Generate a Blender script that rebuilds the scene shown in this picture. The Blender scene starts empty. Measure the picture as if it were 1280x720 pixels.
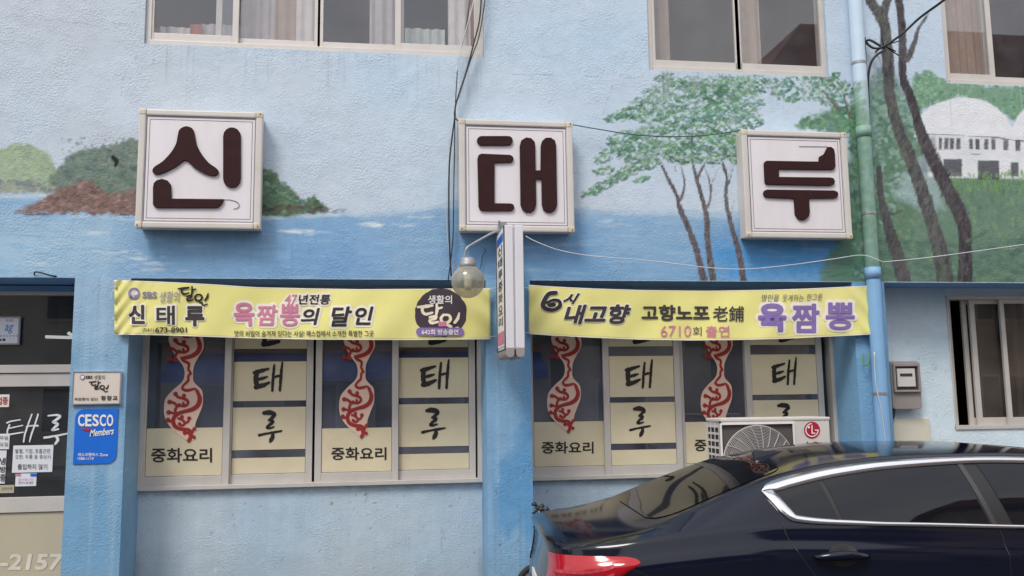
import bpy, bmesh, math, random
import numpy as np
from mathutils import Vector, Matrix

S = bpy.context.scene
COL = S.collection
rng = np.random.default_rng(7)
random.seed(7)
PI = math.pi

# ------------------------------------------------------------------ camera
CAM_H = 1.6
YAW, PITCH, ROLL, FPX = math.radians(7.954), math.radians(7.145), math.radians(-0.756), 1100.0
_f = np.array([math.sin(YAW) * math.cos(PITCH), math.cos(YAW) * math.cos(PITCH), math.sin(PITCH)])
_r = np.array([math.cos(YAW), -math.sin(YAW), 0.0])
_u = np.cross(_r, _f)
_r2 = math.cos(ROLL) * _r + math.sin(ROLL) * _u
_u2 = -math.sin(ROLL) * _r + math.cos(ROLL) * _u
cam_d = bpy.data.cameras.new('camera')
cam = bpy.data.objects.new('camera', cam_d)
COL.objects.link(cam)
cam.matrix_world = Matrix(((_r2[0], _u2[0], -_f[0], 0), (_r2[1], _u2[1], -_f[1], 0), (_r2[2], _u2[2], -_f[2], CAM_H), (0, 0, 0, 1)))
cam_d.sensor_width = 36.0
cam_d.lens = FPX / 1280.0 * 36.0
cam_d.clip_end = 500.0
S.camera = cam


def P(px, py, Y):
    """the point of the photograph's pixel on the upright plane at depth Y"""
    a, b = (px - 640.0) / FPX, (py - 360.0) / FPX
    d = a * _r2 - b * _u2 + _f
    t = Y / d[1]
    return Vector((d[0] * t, Y, CAM_H + d[2] * t))


# ------------------------------------------------------------------ sky, sun, exposure
SUN_EL, SUN_AZ = math.radians(52), math.radians(215)     # azimuth measured from +Y towards +X
W = bpy.data.worlds.new('World')
S.world = W
W.use_nodes = True
nt = W.node_tree
nt.nodes.clear()
sky = nt.nodes.new('ShaderNodeTexSky')
sky.sky_type = 'NISHITA'
sky.sun_disc = False
sky.sun_elevation = SUN_EL
sky.sun_rotation = SUN_AZ
sky.air_density = 1.0
sky.dust_density = 2.5
tc = nt.nodes.new('ShaderNodeTexCoord')
cl = nt.nodes.new('ShaderNodeTexNoise')
cl.inputs['Scale'].default_value = 2.2
cl.inputs['Detail'].default_value = 6
cr = nt.nodes.new('ShaderNodeValToRGB')
cr.color_ramp.elements[0].position = 0.30
cr.color_ramp.elements[0].color = (0.42, 0.42, 0.42, 1)
cr.color_ramp.elements[1].position = 0.62
cr.color_ramp.elements[1].color = (0.92, 0.92, 0.92, 1)
mx = nt.nodes.new('ShaderNodeMix')
mx.data_type = 'RGBA'
mx.inputs['B'].default_value = (8.6, 8.5, 8.7, 1)
bg = nt.nodes.new('ShaderNodeBackground')
bg.inputs['Strength'].default_value = 0.118
wo = nt.nodes.new('ShaderNodeOutputWorld')
L = nt.links.new
L(tc.outputs['Generated'], cl.inputs['Vector'])
L(cl.outputs['Fac'], cr.inputs['Fac'])
L(cr.outputs['Color'], mx.inputs['Factor'])
L(sky.outputs['Color'], mx.inputs['A'])
L(mx.outputs['Result'], bg.inputs['Color'])
L(bg.outputs['Background'], wo.inputs['Surface'])

sun_d = bpy.data.lights.new('sun', 'SUN')
sun_d.energy = 1.5
sun_d.angle = math.radians(18)
sun_d.color = (1.0, 0.95, 0.88)
sun = bpy.data.objects.new('sun', sun_d)
COL.objects.link(sun)
sd = Vector((math.sin(SUN_AZ) * math.cos(SUN_EL), math.cos(SUN_AZ) * math.cos(SUN_EL), math.sin(SUN_EL)))
sun.rotation_euler = sd.to_track_quat('Z', 'Y').to_euler()
sun.location = sd * 40

S.view_settings.view_transform = 'Standard'
S.view_settings.look = 'None'
S.view_settings.gamma = 1.0
S.view_settings.use_curve_mapping = False
S.view_settings.exposure = 0.54
S.cycles.use_denoising = True
S.cycles.max_bounces = 8


# ------------------------------------------------------------------ helpers
def lin(r, g, b, k=1.0):
    c = np.array([r, g, b], float) / 255.0
    c = np.where(c <= 0.04045, c / 12.92, ((c + 0.055) / 1.055) ** 2.4)
    return tuple(np.clip(c * k, 0, 0.9))


MATS = {}


def mat(name, rgb, rough=0.6, metal=0.0, mott=0.10, mscale=6.0, bump=0.0, bscale=80.0, coat=0.0, spec=0.5, attr=None,
        grime=0.0, gscale=2.0, gcol=(0.10, 0.09, 0.08), bdist=0.01, stretch=None):
    if name in MATS:
        return MATS[name]
    m = bpy.data.materials.new(name)
    m.use_nodes = True
    n = m.node_tree
    b = n.nodes['Principled BSDF']
    b.inputs['Roughness'].default_value = rough
    b.inputs['Metallic'].default_value = metal
    b.inputs['Coat Weight'].default_value = coat
    b.inputs['Coat Roughness'].default_value = 0.02
    b.inputs['Specular IOR Level'].default_value = spec
    t = n.nodes.new('ShaderNodeTexCoord')
    ns = n.nodes.new('ShaderNodeTexNoise')
    ns.inputs['Scale'].default_value = mscale
    ns.inputs['Detail'].default_value = 5
    vec = t.outputs['Object']
    if stretch:
        mp = n.nodes.new('ShaderNodeMapping')
        mp.inputs['Scale'].default_value = stretch
        n.links.new(vec, mp.inputs['Vector'])
        vec = mp.outputs['Vector']
    n.links.new(vec, ns.inputs['Vector'])
    ra = n.nodes.new('ShaderNodeMapRange')
    ra.inputs['From Min'].default_value = 0.3
    ra.inputs['From Max'].default_value = 0.7
    ra.inputs['To Min'].default_value = 1.0 - mott
    ra.inputs['To Max'].default_value = 1.0 + mott
    n.links.new(ns.outputs['Fac'], ra.inputs['Value'])
    mul = n.nodes.new('ShaderNodeVectorMath')
    mul.operation = 'SCALE'
    if attr:
        a = n.nodes.new('ShaderNodeAttribute')
        a.attribute_name = attr
        n.links.new(a.outputs['Color'], mul.inputs[0])
    else:
        mul.inputs[0].default_value = rgb
    n.links.new(ra.outputs['Result'], mul.inputs['Scale'])
    out = mul.outputs['Vector']
    if grime > 0:
        g = n.nodes.new('ShaderNodeTexNoise')
        g.inputs['Scale'].default_value = gscale
        g.inputs['Detail'].default_value = 8
        g.inputs['Roughness'].default_value = 0.7
        n.links.new(vec, g.inputs['Vector'])
        gr = n.nodes.new('ShaderNodeMapRange')
        gr.inputs['From Min'].default_value = 0.52
        gr.inputs['From Max'].default_value = 0.78
        gr.inputs['To Min'].default_value = 0.0
        gr.inputs['To Max'].default_value = grime
        n.links.new(g.outputs['Fac'], gr.inputs['Value'])
        gm = n.nodes.new('ShaderNodeMix')
        gm.data_type = 'RGBA'
        gm.inputs['B'].default_value = (*gcol, 1)
        n.links.new(gr.outputs['Result'], gm.inputs['Factor'])
        n.links.new(out, gm.inputs['A'])
        out = gm.outputs['Result']
    n.links.new(out, b.inputs['Base Color'])
    if bump > 0:
        bn = n.nodes.new('ShaderNodeTexNoise')
        bn.inputs['Scale'].default_value = bscale
        bn.inputs['Detail'].default_value = 4
        n.links.new(t.outputs['Object'], bn.inputs['Vector'])
        bm_ = n.nodes.new('ShaderNodeTexNoise')
        bm_.inputs['Scale'].default_value = bscale * .07
        bm_.inputs['Detail'].default_value = 3
        n.links.new(t.outputs['Object'], bm_.inputs['Vector'])
        br = n.nodes.new('ShaderNodeMapRange')
        br.inputs['From Min'].default_value = .35
        br.inputs['From Max'].default_value = .65
        br.inputs['To Min'].default_value = .25
        br.inputs['To Max'].default_value = 1.25
        n.links.new(bm_.outputs['Fac'], br.inputs['Value'])
        bx_ = n.nodes.new('ShaderNodeMath')
        bx_.operation = 'MULTIPLY'
        n.links.new(bn.outputs['Fac'], bx_.inputs[0])
        n.links.new(br.outputs['Result'], bx_.inputs[1])
        bp = n.nodes.new('ShaderNodeBump')
        bp.inputs['Strength'].default_value = bump
        bp.inputs['Distance'].default_value = bdist
        n.links.new(bx_.outputs[0], bp.inputs['Height'])
        n.links.new(bp.outputs['Normal'], b.inputs['Normal'])
    MATS[name] = m
    return m


def glass_mat(name, tint, dust_haze, dust_haze_col, ior=1.5):  # dust film; its tint also stands in for room light and reflections
    m = bpy.data.materials.new(name)
    m.use_nodes = True
    n = m.node_tree
    n.nodes.clear()
    tr = n.nodes.new('ShaderNodeBsdfTransparent')
    tr.inputs['Color'].default_value = (*tint, 1)
    gl = n.nodes.new('ShaderNodeBsdfGlossy')
    gl.inputs['Roughness'].default_value = 0.015
    df = n.nodes.new('ShaderNodeBsdfDiffuse')
    df.inputs['Color'].default_value = (*dust_haze_col, 1)
    t = n.nodes.new('ShaderNodeTexCoord')
    ns = n.nodes.new('ShaderNodeTexNoise')
    ns.inputs['Scale'].default_value = 3.0
    ns.inputs['Detail'].default_value = 6
    n.links.new(t.outputs['Object'], ns.inputs['Vector'])
    ra = n.nodes.new('ShaderNodeMapRange')
    ra.inputs['From Min'].default_value = 0.3
    ra.inputs['From Max'].default_value = 0.75
    ra.inputs['To Min'].default_value = dust_haze * 0.5
    ra.inputs['To Max'].default_value = dust_haze * 1.6
    n.links.new(ns.outputs['Fac'], ra.inputs['Value'])
    m1 = n.nodes.new('ShaderNodeMixShader')
    n.links.new(ra.outputs['Result'], m1.inputs[0])
    n.links.new(tr.outputs[0], m1.inputs[1])
    n.links.new(df.outputs[0], m1.inputs[2])
    lw = n.nodes.new('ShaderNodeLayerWeight')
    pw = n.nodes.new('ShaderNodeMath')
    pw.operation = 'POWER'
    pw.inputs[1].default_value = 5.0
    n.links.new(lw.outputs['Facing'], pw.inputs[0])
    fr = n.nodes.new('ShaderNodeMapRange')
    f0 = ((ior - 1) / (ior + 1)) ** 2
    fr.inputs['To Min'].default_value = f0
    fr.inputs['To Max'].default_value = 0.9
    n.links.new(pw.outputs[0], fr.inputs['Value'])
    m2 = n.nodes.new('ShaderNodeMixShader')
    n.links.new(fr.outputs[0], m2.inputs[0])
    n.links.new(m1.outputs[0], m2.inputs[1])
    n.links.new(gl.outputs[0], m2.inputs[2])
    o = n.nodes.new('ShaderNodeOutputMaterial')
    n.links.new(m2.outputs[0], o.inputs['Surface'])
    MATS[name] = m
    return m


def emit_mat(name, rgb, s):
    m = bpy.data.materials.new(name)
    m.use_nodes = True
    b = m.node_tree.nodes['Principled BSDF']
    b.inputs['Base Color'].default_value = (*rgb, 1)
    b.inputs['Emission Color'].default_value = (*rgb, 1)
    b.inputs['Emission Strength'].default_value = s
    MATS[name] = m
    return m


def tag(o, label=None, cat=None, group=None, kind=None):
    if label:
        o['label'] = label
    if cat:
        o['category'] = cat
    if group:
        o['group'] = group
    if kind:
        o['kind'] = kind
    return o


def empty(name, loc, label=None, cat=None, group=None):
    o = bpy.data.objects.new(name, None)
    o.empty_display_size = 0.1
    o.location = loc
    COL.objects.link(o)
    return tag(o, label, cat, group)


def link(name, me, m, parent=None, local=False, smooth=False, origin=None):
    if smooth:
        me.polygons.foreach_set('use_smooth', [True] * len(me.polygons))
    o = bpy.data.objects.new(name, me)
    if m is not None and not me.materials:
        me.materials.append(m)
    COL.objects.link(o)
    if parent is not None:
        o.parent = parent
        if parent.type == 'EMPTY' and not local:
            o.matrix_parent_inverse = Matrix.Translation(-Vector(parent.location))
        elif parent.type == 'MESH' and parent.parent is None:
            o.matrix_parent_inverse = Matrix.Translation(-Vector(parent.location))
    else:
        n = len(me.vertices)
        co = np.empty(n * 3)
        me.vertices.foreach_get('co', co)
        co = co.reshape(-1, 3)
        c = (co.min(0) + co.max(0)) / 2
        c[2] = co[:, 2].min()
        co -= c
        me.vertices.foreach_set('co', co.ravel())
        o.location = c
    return o


class MB:
    def __init__(self):
        self.v, self.f = [], []

    def add(self, vs, fs):
        k = len(self.v)
        self.v += [tuple(p) for p in vs]
        self.f += [tuple(i + k for i in f) for f in fs]
        return self

    def box(self, x0, x1, y0, y1, z0, z1):
        return self.add([(x0, y0, z0), (x1, y0, z0), (x1, y1, z0), (x0, y1, z0), (x0, y0, z1), (x1, y0, z1), (x1, y1, z1), (x0, y1, z1)],
                        [(0, 3, 2, 1), (4, 5, 6, 7), (0, 1, 5, 4), (1, 2, 6, 5), (2, 3, 7, 6), (3, 0, 4, 7)])

    def tube(self, pts, r, n=8, cap=True):
        pts = [Vector(p) for p in pts]
        k = len(pts)
        rs = r if isinstance(r, (list, tuple)) else [r] * k
        vs, fs = [], []
        ref = None
        for i, p in enumerate(pts):
            d = (pts[min(i + 1, k - 1)] - pts[max(i - 1, 0)])
            if d.length < 1e-9:
                d = Vector((0, 0, 1))
            d.normalize()
            if ref is None:
                a = Vector((0, 0, 1)) if abs(d.z) < 0.9 else Vector((1, 0, 0))
                ref = d.cross(a).normalized()
            ref = (ref - d * ref.dot(d)).normalized()
            w = d.cross(ref)
            for j in range(n):
                t = 2 * PI * j / n
                vs.append(p + (ref * math.cos(t) + w * math.sin(t)) * rs[i])
        for i in range(k - 1):
            for j in range(n):
                a, b = i * n + j, i * n + (j + 1) % n
                fs.append((a, b, b + n, a + n))
        if cap:
            fs.append(tuple(reversed(range(n))))
            fs.append(tuple(range((k - 1) * n, k * n)))
        return self.add(vs, fs)

    def lathe(self, prof, c, axis='z', n=24):
        """prof: (radius, along) pairs"""
        vs, fs = [], []
        for r, h in prof:
            for j in range(n):
                t = 2 * PI * j / n
                a, b = r * math.cos(t), r * math.sin(t)
                q = {'z': (a, b, h), 'y': (a, h, b), 'x': (h, a, b)}[axis]
                vs.append((c[0] + q[0], c[1] + q[1], c[2] + q[2]))
        for i in range(len(prof) - 1):
            for j in range(n):
                a, b = i * n + j, i * n + (j + 1) % n
                fs.append((a, b, b + n, a + n))
        return self.add(vs, fs)

    def prism(self, pts, y0, y1):
        """an outline given in (x, z), extruded from depth y0 to y1"""
        n = len(pts)
        vs = [(x, y0, z) for x, z in pts] + [(x, y1, z) for x, z in pts]
        fs = [tuple(range(n)), tuple(reversed(range(n, 2 * n)))]
        for i in range(n):
            j = (i + 1) % n
            fs.append((i, i + n, j + n, j))
        return self.add(vs, fs)

    def mesh(self, name):
        me = bpy.data.meshes.new(name)
        me.from_pydata(self.v, [], self.f)
        bm = bmesh.new()
        bm.from_mesh(me)
        bmesh.ops.recalc_face_normals(bm, faces=bm.faces)
        bm.to_mesh(me)
        bm.free()
        return me

    def build(self, name, m, parent=None, local=False, smooth=False, bevel=0.0):
        me = self.mesh(name)
        if bevel > 0:
            bm = bmesh.new()
            bm.from_mesh(me)
            bmesh.ops.bevel(bm, geom=[e for e in bm.edges if len(e.link_faces) == 2 and e.calc_face_angle(0) > 0.5],
                            offset=bevel, segments=2, affect='EDGES', profile=0.6)
            bm.to_mesh(me)
            bm.free()
        return link(name, me, m, parent, local, smooth)


def catmull(pts, n=8, closed=False):
    pts = [np.array(p, float) for p in pts]
    out = []
    k = len(pts)
    rngk = range(k) if closed else range(k - 1)
    for i in rngk:
        p0 = pts[(i - 1) % k] if closed or i > 0 else 2 * pts[0] - pts[1]
        p1 = pts[i]
        p2 = pts[(i + 1) % k]
        p3 = pts[(i + 2) % k] if closed or i + 2 < k else 2 * pts[-1] - pts[-2]
        for j in range(n):
            t = j / n
            out.append(0.5 * (2 * p1 + (p2 - p0) * t + (2 * p0 - 5 * p1 + 4 * p2 - p3) * t * t + (3 * p1 - p0 - 3 * p2 + p3) * t ** 3))
    if not closed:
        out.append(pts[-1])
    return out


_layer = [0]


def layered(to3d):
    _layer[0] = (_layer[0] + 1) % 14
    d = _layer[0] * .00013
    def f(x, y):
        q = Vector(to3d(x, y))
        q.y -= d
        return q
    return f


def ribbon(mb, pts, to3d, n=6, rough=0.0):
    """a brush stroke: (x, y, width) in photo units, laid flat on a surface through to3d(x, y)"""
    to3d = layered(to3d)
    q = catmull(pts, n)
    k = len(q)
    ls, rs = [], []
    for i in range(k):
        d = q[min(i + 1, k - 1)][:2] - q[max(i - 1, 0)][:2]
        ln = np.hypot(*d) or 1
        nx, ny = -d[1] / ln, d[0] / ln
        w = q[i][2] / 2
        j1, j2 = 1 + rough * random.uniform(-1, 1), 1 + rough * random.uniform(-1, 1)
        ls.append((q[i][0] + nx * w * j1, q[i][1] + ny * w * j1))
        rs.append((q[i][0] - nx * w * j2, q[i][1] - ny * w * j2))
    # rounded ends
    def fan(c, d, w):
        ln = np.hypot(*d) or 1
        a0 = math.atan2(d[1], d[0])
        return [(c[0] + w / 2 * math.cos(a0 + t), c[1] + w / 2 * math.sin(a0 + t)) for t in np.linspace(PI / 2, -PI / 2, 7)]
    e = fan(q[-1][:2], q[-1][:2] - q[-2][:2], q[-1][2])
    s = fan(q[0][:2], q[0][:2] - q[1][:2], q[0][2])
    vs = [to3d(*p) for p in ls + rs]
    fs = [(i, i + 1, k + i + 1, k + i) for i in range(k - 1)]
    mb.add(vs, fs)
    mb.add([to3d(*p) for p in e], [tuple(range(len(e)))])
    mb.add([to3d(*p) for p in s], [tuple(range(len(s)))])


_txt_cache = {}


def text_mesh(body, bold=0.0, shear=0.0, space=1.0, res=3):
    key = (body, bold, shear, space)
    if key in _txt_cache:
        return _txt_cache[key]
    c = bpy.data.curves.new('lettering', 'FONT')
    c.body = body
    c.offset = bold
    c.shear = shear
    c.space_character = space
    c.resolution_u = res
    c.space_line = 1.25
    c.align_x = 'CENTER' if '\n' in body else 'LEFT'
    o = bpy.data.objects.new('lettering', c)
    COL.objects.link(o)
    dg = bpy.context.evaluated_depsgraph_get()
    me = bpy.data.meshes.new_from_object(o.evaluated_get(dg))
    n = len(me.vertices)
    co = np.empty(n * 3)
    me.vertices.foreach_get('co', co)
    co = co.reshape(-1, 3)[:, :2]
    fs = [tuple(p.vertices) for p in me.polygons]
    bpy.data.objects.remove(o)
    bpy.data.meshes.remove(me)
    mn, mxx = co.min(0), co.max(0)
    _txt_cache[key] = ((co - mn) / (mxx - mn), fs)
    return _txt_cache[key]


def text(mb, body, x0, x1, y0, y1, to3d, bold=0.0, shear=0.0, space=1.0, rise=0.0, base=None):
    """letters filling the photo box x0..x1, y0 (top)..y1 (bottom), rise: how far the right end lies lower"""
    uv, fs = text_mesh(body, min(bold, .012), shear, space)
    ex = max(0, bold - .012) * abs(y1 - y0)
    ring = [(0, 0)]
    if ex > 0.05:
        m_ = 8 if ex < 1.2 else 12
        ring += [(ex * math.cos(2 * PI * i / m_), ex * math.sin(2 * PI * i / m_)) for i in range(m_)]
    for k, (dx, dy) in enumerate(ring):
        vs = []
        for u, v in uv:
            q = to3d(x0 + ex + (x1 - x0 - 2 * ex) * u + dx, y1 - ex + (y0 - y1 + 2 * ex) * v + rise * u + dy)
            q.y -= k * .00012
            vs.append(q)
        mb.add(vs, fs)
    return mb


def on(Y):
    return lambda x, y: P(x, y, Y)


def rect_px(mb, x0, x1, y0, y1, to3d, n=1):
    """a flat rectangle in photo units laid on a surface"""
    vs, fs = [], []
    for i in range(n + 1):
        x = x0 + (x1 - x0) * i / n
        vs += [to3d(x, y0), to3d(x, y1)]
    for i in range(n):
        fs.append((2 * i, 2 * i + 1, 2 * i + 3, 2 * i + 2))
    return mb.add(vs, fs)


def ellipse_px(mb, cx, cy, rx, ry, to3d, n=28, wob=0.0):
    to3d = layered(to3d)
    R = 5 if rx > 8 else 1
    ks = [1 + wob * random.uniform(-1, 1) for _ in range(n)]
    vs = [to3d(cx, cy)]
    fs = [(0, 1 + j, 1 + (j + 1) % n) for j in range(n)]
    for i in range(1, R + 1):
        for j in range(n):
            t = 2 * PI * j / n
            vs.append(to3d(cx + rx * ks[j] * i / R * math.cos(t), cy + ry * ks[j] * i / R * math.sin(t)))
    for i in range(R - 1):
        for j in range(n):
            a, b = 1 + i * n + j, 1 + i * n + (j + 1) % n
            fs.append((a, a + n, b + n, b))
    return mb.add(vs, fs)


def pill_px(mb, x0, x1, y0, y1, to3d, n=22):
    c, h = (y0 + y1) / 2, (y1 - y0) / 2
    vs = []
    for i in range(n + 1):
        x = x0 + (x1 - x0) * (.5 - .5 * math.cos(PI * i / n))
        d = min(x - x0, x1 - x)
        k = h * math.sqrt(max(0.0, 1 - (1 - min(d / h, 1)) ** 2))
        vs += [to3d(x, c - k), to3d(x, c), to3d(x, c + k)]
    fs = []
    for i in range(n):
        fs += [(3 * i, 3 * i + 1, 3 * i + 4, 3 * i + 3), (3 * i + 1, 3 * i + 2, 3 * i + 5, 3 * i + 4)]
    return mb.add(vs, fs)


def rrect(x0, x1, z0, z1, r, n=5, corners='1111'):
    out = []
    for (cx, cz, a), on_ in zip(((x1 - r, z1 - r, 0), (x0 + r, z1 - r, 90), (x0 + r, z0 + r, 180), (x1 - r, z0 + r, 270)), corners):
        if on_ == '1':
            for i in range(n + 1):
                t = math.radians(a + 90 * i / n)
                out.append((cx + r * math.cos(t), cz + r * math.sin(t)))
        else:
            t = math.radians(a + 45)
            out.append((cx + r * (1 if math.cos(t) > 0 else -1), cz + r * (1 if math.sin(t) > 0 else -1)))
    return out


# ------------------------------------------------------------------ the painted wall
YW = 7.3                                  # front face of the upper wall and pillars
CX0, CZ0, CS = -3.6, -0.1, 0.006           # canvas in wall coordinates
CW, CH = int(10.2 / CS), int(5.7 / CS)
canvas = np.zeros((CH, CW, 3))


def to_c(px, py):
    p = P(px, py, YW)
    return (p.x - CX0) / CS, (p.z - CZ0) / CS


def vnoise(h, w, cells, seed):
    r = np.random.default_rng(seed)
    g = r.random((cells + 2, int(cells * w / h) + 3))
    yy = np.linspace(0, cells, h, endpoint=False)
    xx = np.linspace(0, g.shape[1] - 2, w, endpoint=False)
    y0, x0 = yy.astype(int), xx.astype(int)
    fy, fx = yy - y0, xx - x0
    fy, fx = (fy * fy * (3 - 2 * fy))[:, None], (fx * fx * (3 - 2 * fx))[None]
    a = g[np.ix_(y0, x0)] * (1 - fx) + g[np.ix_(y0, x0 + 1)] * fx
    b = g[np.ix_(y0 + 1, x0)] * (1 - fx) + g[np.ix_(y0 + 1, x0 + 1)] * fx
    return a * (1 - fy) + b * fy


def fbm(h, w, cells, seed, oct=4):
    o, a, s = np.zeros((h, w)), 1.0, 0.0
    for i in range(oct):
        o += a * vnoise(h, w, cells * 2 ** i, seed + i)
        s += a
        a *= 0.5
    return o / s


N1, N2, N3 = fbm(CH, CW, 8, 11), fbm(CH, CW, 45, 31), fbm(CH, CW, 110, 51, 3)


def C(*rgb):
    return np.array(lin(*rgb))


def blend(ys, xs, a, col):
    sub = canvas[ys, xs]
    canvas[ys, xs] = sub * (1 - a[..., None]) + np.asarray(col) * a[..., None]


def dab(px, py, r, col, alpha=0.8, asp=1.0, ang=0.0, hard=2.0):
    cx, cy = ((px[0] - CX0) / CS, (px[1] - CZ0) / CS) if isinstance(px, tuple) else to_c(px, py)
    R = r * 1.12 * max(asp, 1)
    x0, x1 = max(0, int(cx - R - 1)), min(CW, int(cx + R + 2))
    y0, y1 = max(0, int(cy - R - 1)), min(CH, int(cy + R + 2))
    if x1 <= x0 or y1 <= y0:
        return
    yy, xx = np.mgrid[y0:y1, x0:x1]
    dx, dy = xx - cx, yy - cy
    c, s = math.cos(ang), math.sin(ang)
    u, v = (dx * c - dy * s) / (r * 1.12 * asp), (dx * s + dy * c) / (r * 1.12)
    a = np.clip((1 - (u * u + v * v)) * hard, 0, 1) * alpha
    blend(slice(y0, y1), slice(x0, x1), a, col)


def poly(pts, col, alpha=1.0, wob=4.0, soft=2.0, tex=0.0, noise=None):
    q = [to_c(*p) for p in pts]
    xs, ys = [p[0] for p in q], [p[1] for p in q]
    x0, x1 = max(0, int(min(xs) - wob - 2)), min(CW, int(max(xs) + wob + 3))
    y0, y1 = max(0, int(min(ys) - wob - 2)), min(CH, int(max(ys) + wob + 3))
    if x1 <= x0 or y1 <= y0:
        return
    yy, xx = np.mgrid[y0:y1, x0:x1].astype(float)
    xx += (N2[y0:y1, x0:x1] - 0.5) * 4 * wob
    yy += (N3[y0:y1, x0:x1] - 0.5) * 4 * wob
    inside = np.zeros(xx.shape, bool)
    dist = np.full(xx.shape, 1e9)
    n = len(q)
    for i in range(n):
        ax, ay = q[i]
        bx, by = q[(i + 1) % n]
        cond = (ay > yy) != (by > yy)
        with np.errstate(divide='ignore', invalid='ignore'):
            t = (bx - ax) * (yy - ay) / ((by - ay) or 1e-9) + ax
        inside ^= cond & (xx < t)
        ex, ey = bx - ax, by - ay
        h = np.clip(((xx - ax) * ex + (yy - ay) * ey) / max(ex * ex + ey * ey, 1e-9), 0, 1)
        dist = np.minimum(dist, np.hypot(xx - ax - h * ex, yy - ay - h * ey))
    a = np.where(inside, np.clip(0.5 + dist / soft / 2, 0, 1), np.clip(0.5 - dist / soft / 2, 0, 1)) * alpha
    if tex:
        a = a * np.clip(1 + (N2[y0:y1, x0:x1] - 0.5) * 2 * tex, 0, 1)
    blend(slice(y0, y1), slice(x0, x1), a, col)
    return q


def inpoly(x, y, pts):
    c = False
    n = len(pts)
    for i in range(n):
        ax, ay = pts[i]
        bx, by = pts[(i + 1) % n]
        if (ay > y) != (by > y) and x < (bx - ax) * (y - ay) / (by - ay) + ax:
            c = not c
    return c


def scatter(pts, n, cols, r=(2, 4), alpha=(0.5, 0.9), asp=(1, 2), ang=(-0.6, 0.6), hard=2.0):
    xs, ys = [p[0] for p in pts], [p[1] for p in pts]
    k = 0
    tries = 0
    while k < n and tries < n * 20:
        tries += 1
        x, y = random.uniform(min(xs), max(xs)), random.uniform(min(ys), max(ys))
        if not inpoly(x, y, pts):
            continue
        c = np.array(cols[random.randrange(len(cols))]) * random.uniform(0.85, 1.15)
        dab(x, y, random.uniform(*r), c, random.uniform(*alpha), random.uniform(*asp), random.uniform(*ang), hard)
        k += 1


def brush(pts, w, cols, step=.8, alpha=0.85, jit=0.12):
    q = catmull([(*p, ww) for p, ww in zip(pts, w)], 14)
    cols = [np.array(c) for c in cols]
    mean = sum(cols) / len(cols)
    segs = []
    for i in range(len(q) - 1):
        dv = q[i + 1][:2] - q[i][:2]
        d = np.hypot(*dv)
        m = max(1, int(d / step))
        for j in range(m):
            t = j / m
            segs.append((q[i] * (1 - t) + q[i + 1] * t, math.atan2(-dv[1], dv[0])))
    for p, an in segs:
        off = random.uniform(-jit, jit) * p[2]
        dab(p[0] + off, p[1], p[2] * random.uniform(.44, .52), mean * random.uniform(.92, 1.08), alpha * .75, 1.3, an, 3)
    for p, an in segs:
        if p[2] < 2.2:
            continue
        for k in range(2):
            c = cols[random.randrange(len(cols))] * random.uniform(.8, 1.2)
            o = random.uniform(-.42, .42) * p[2]
            dab(p[0] + o * math.sin(an), p[1] + o * math.cos(an), max(.8, p[2] * random.uniform(.08, .16)), c, alpha * random.uniform(.3, .8), random.uniform(2, 4.5), an + random.uniform(-.25, .25), 2)


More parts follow.
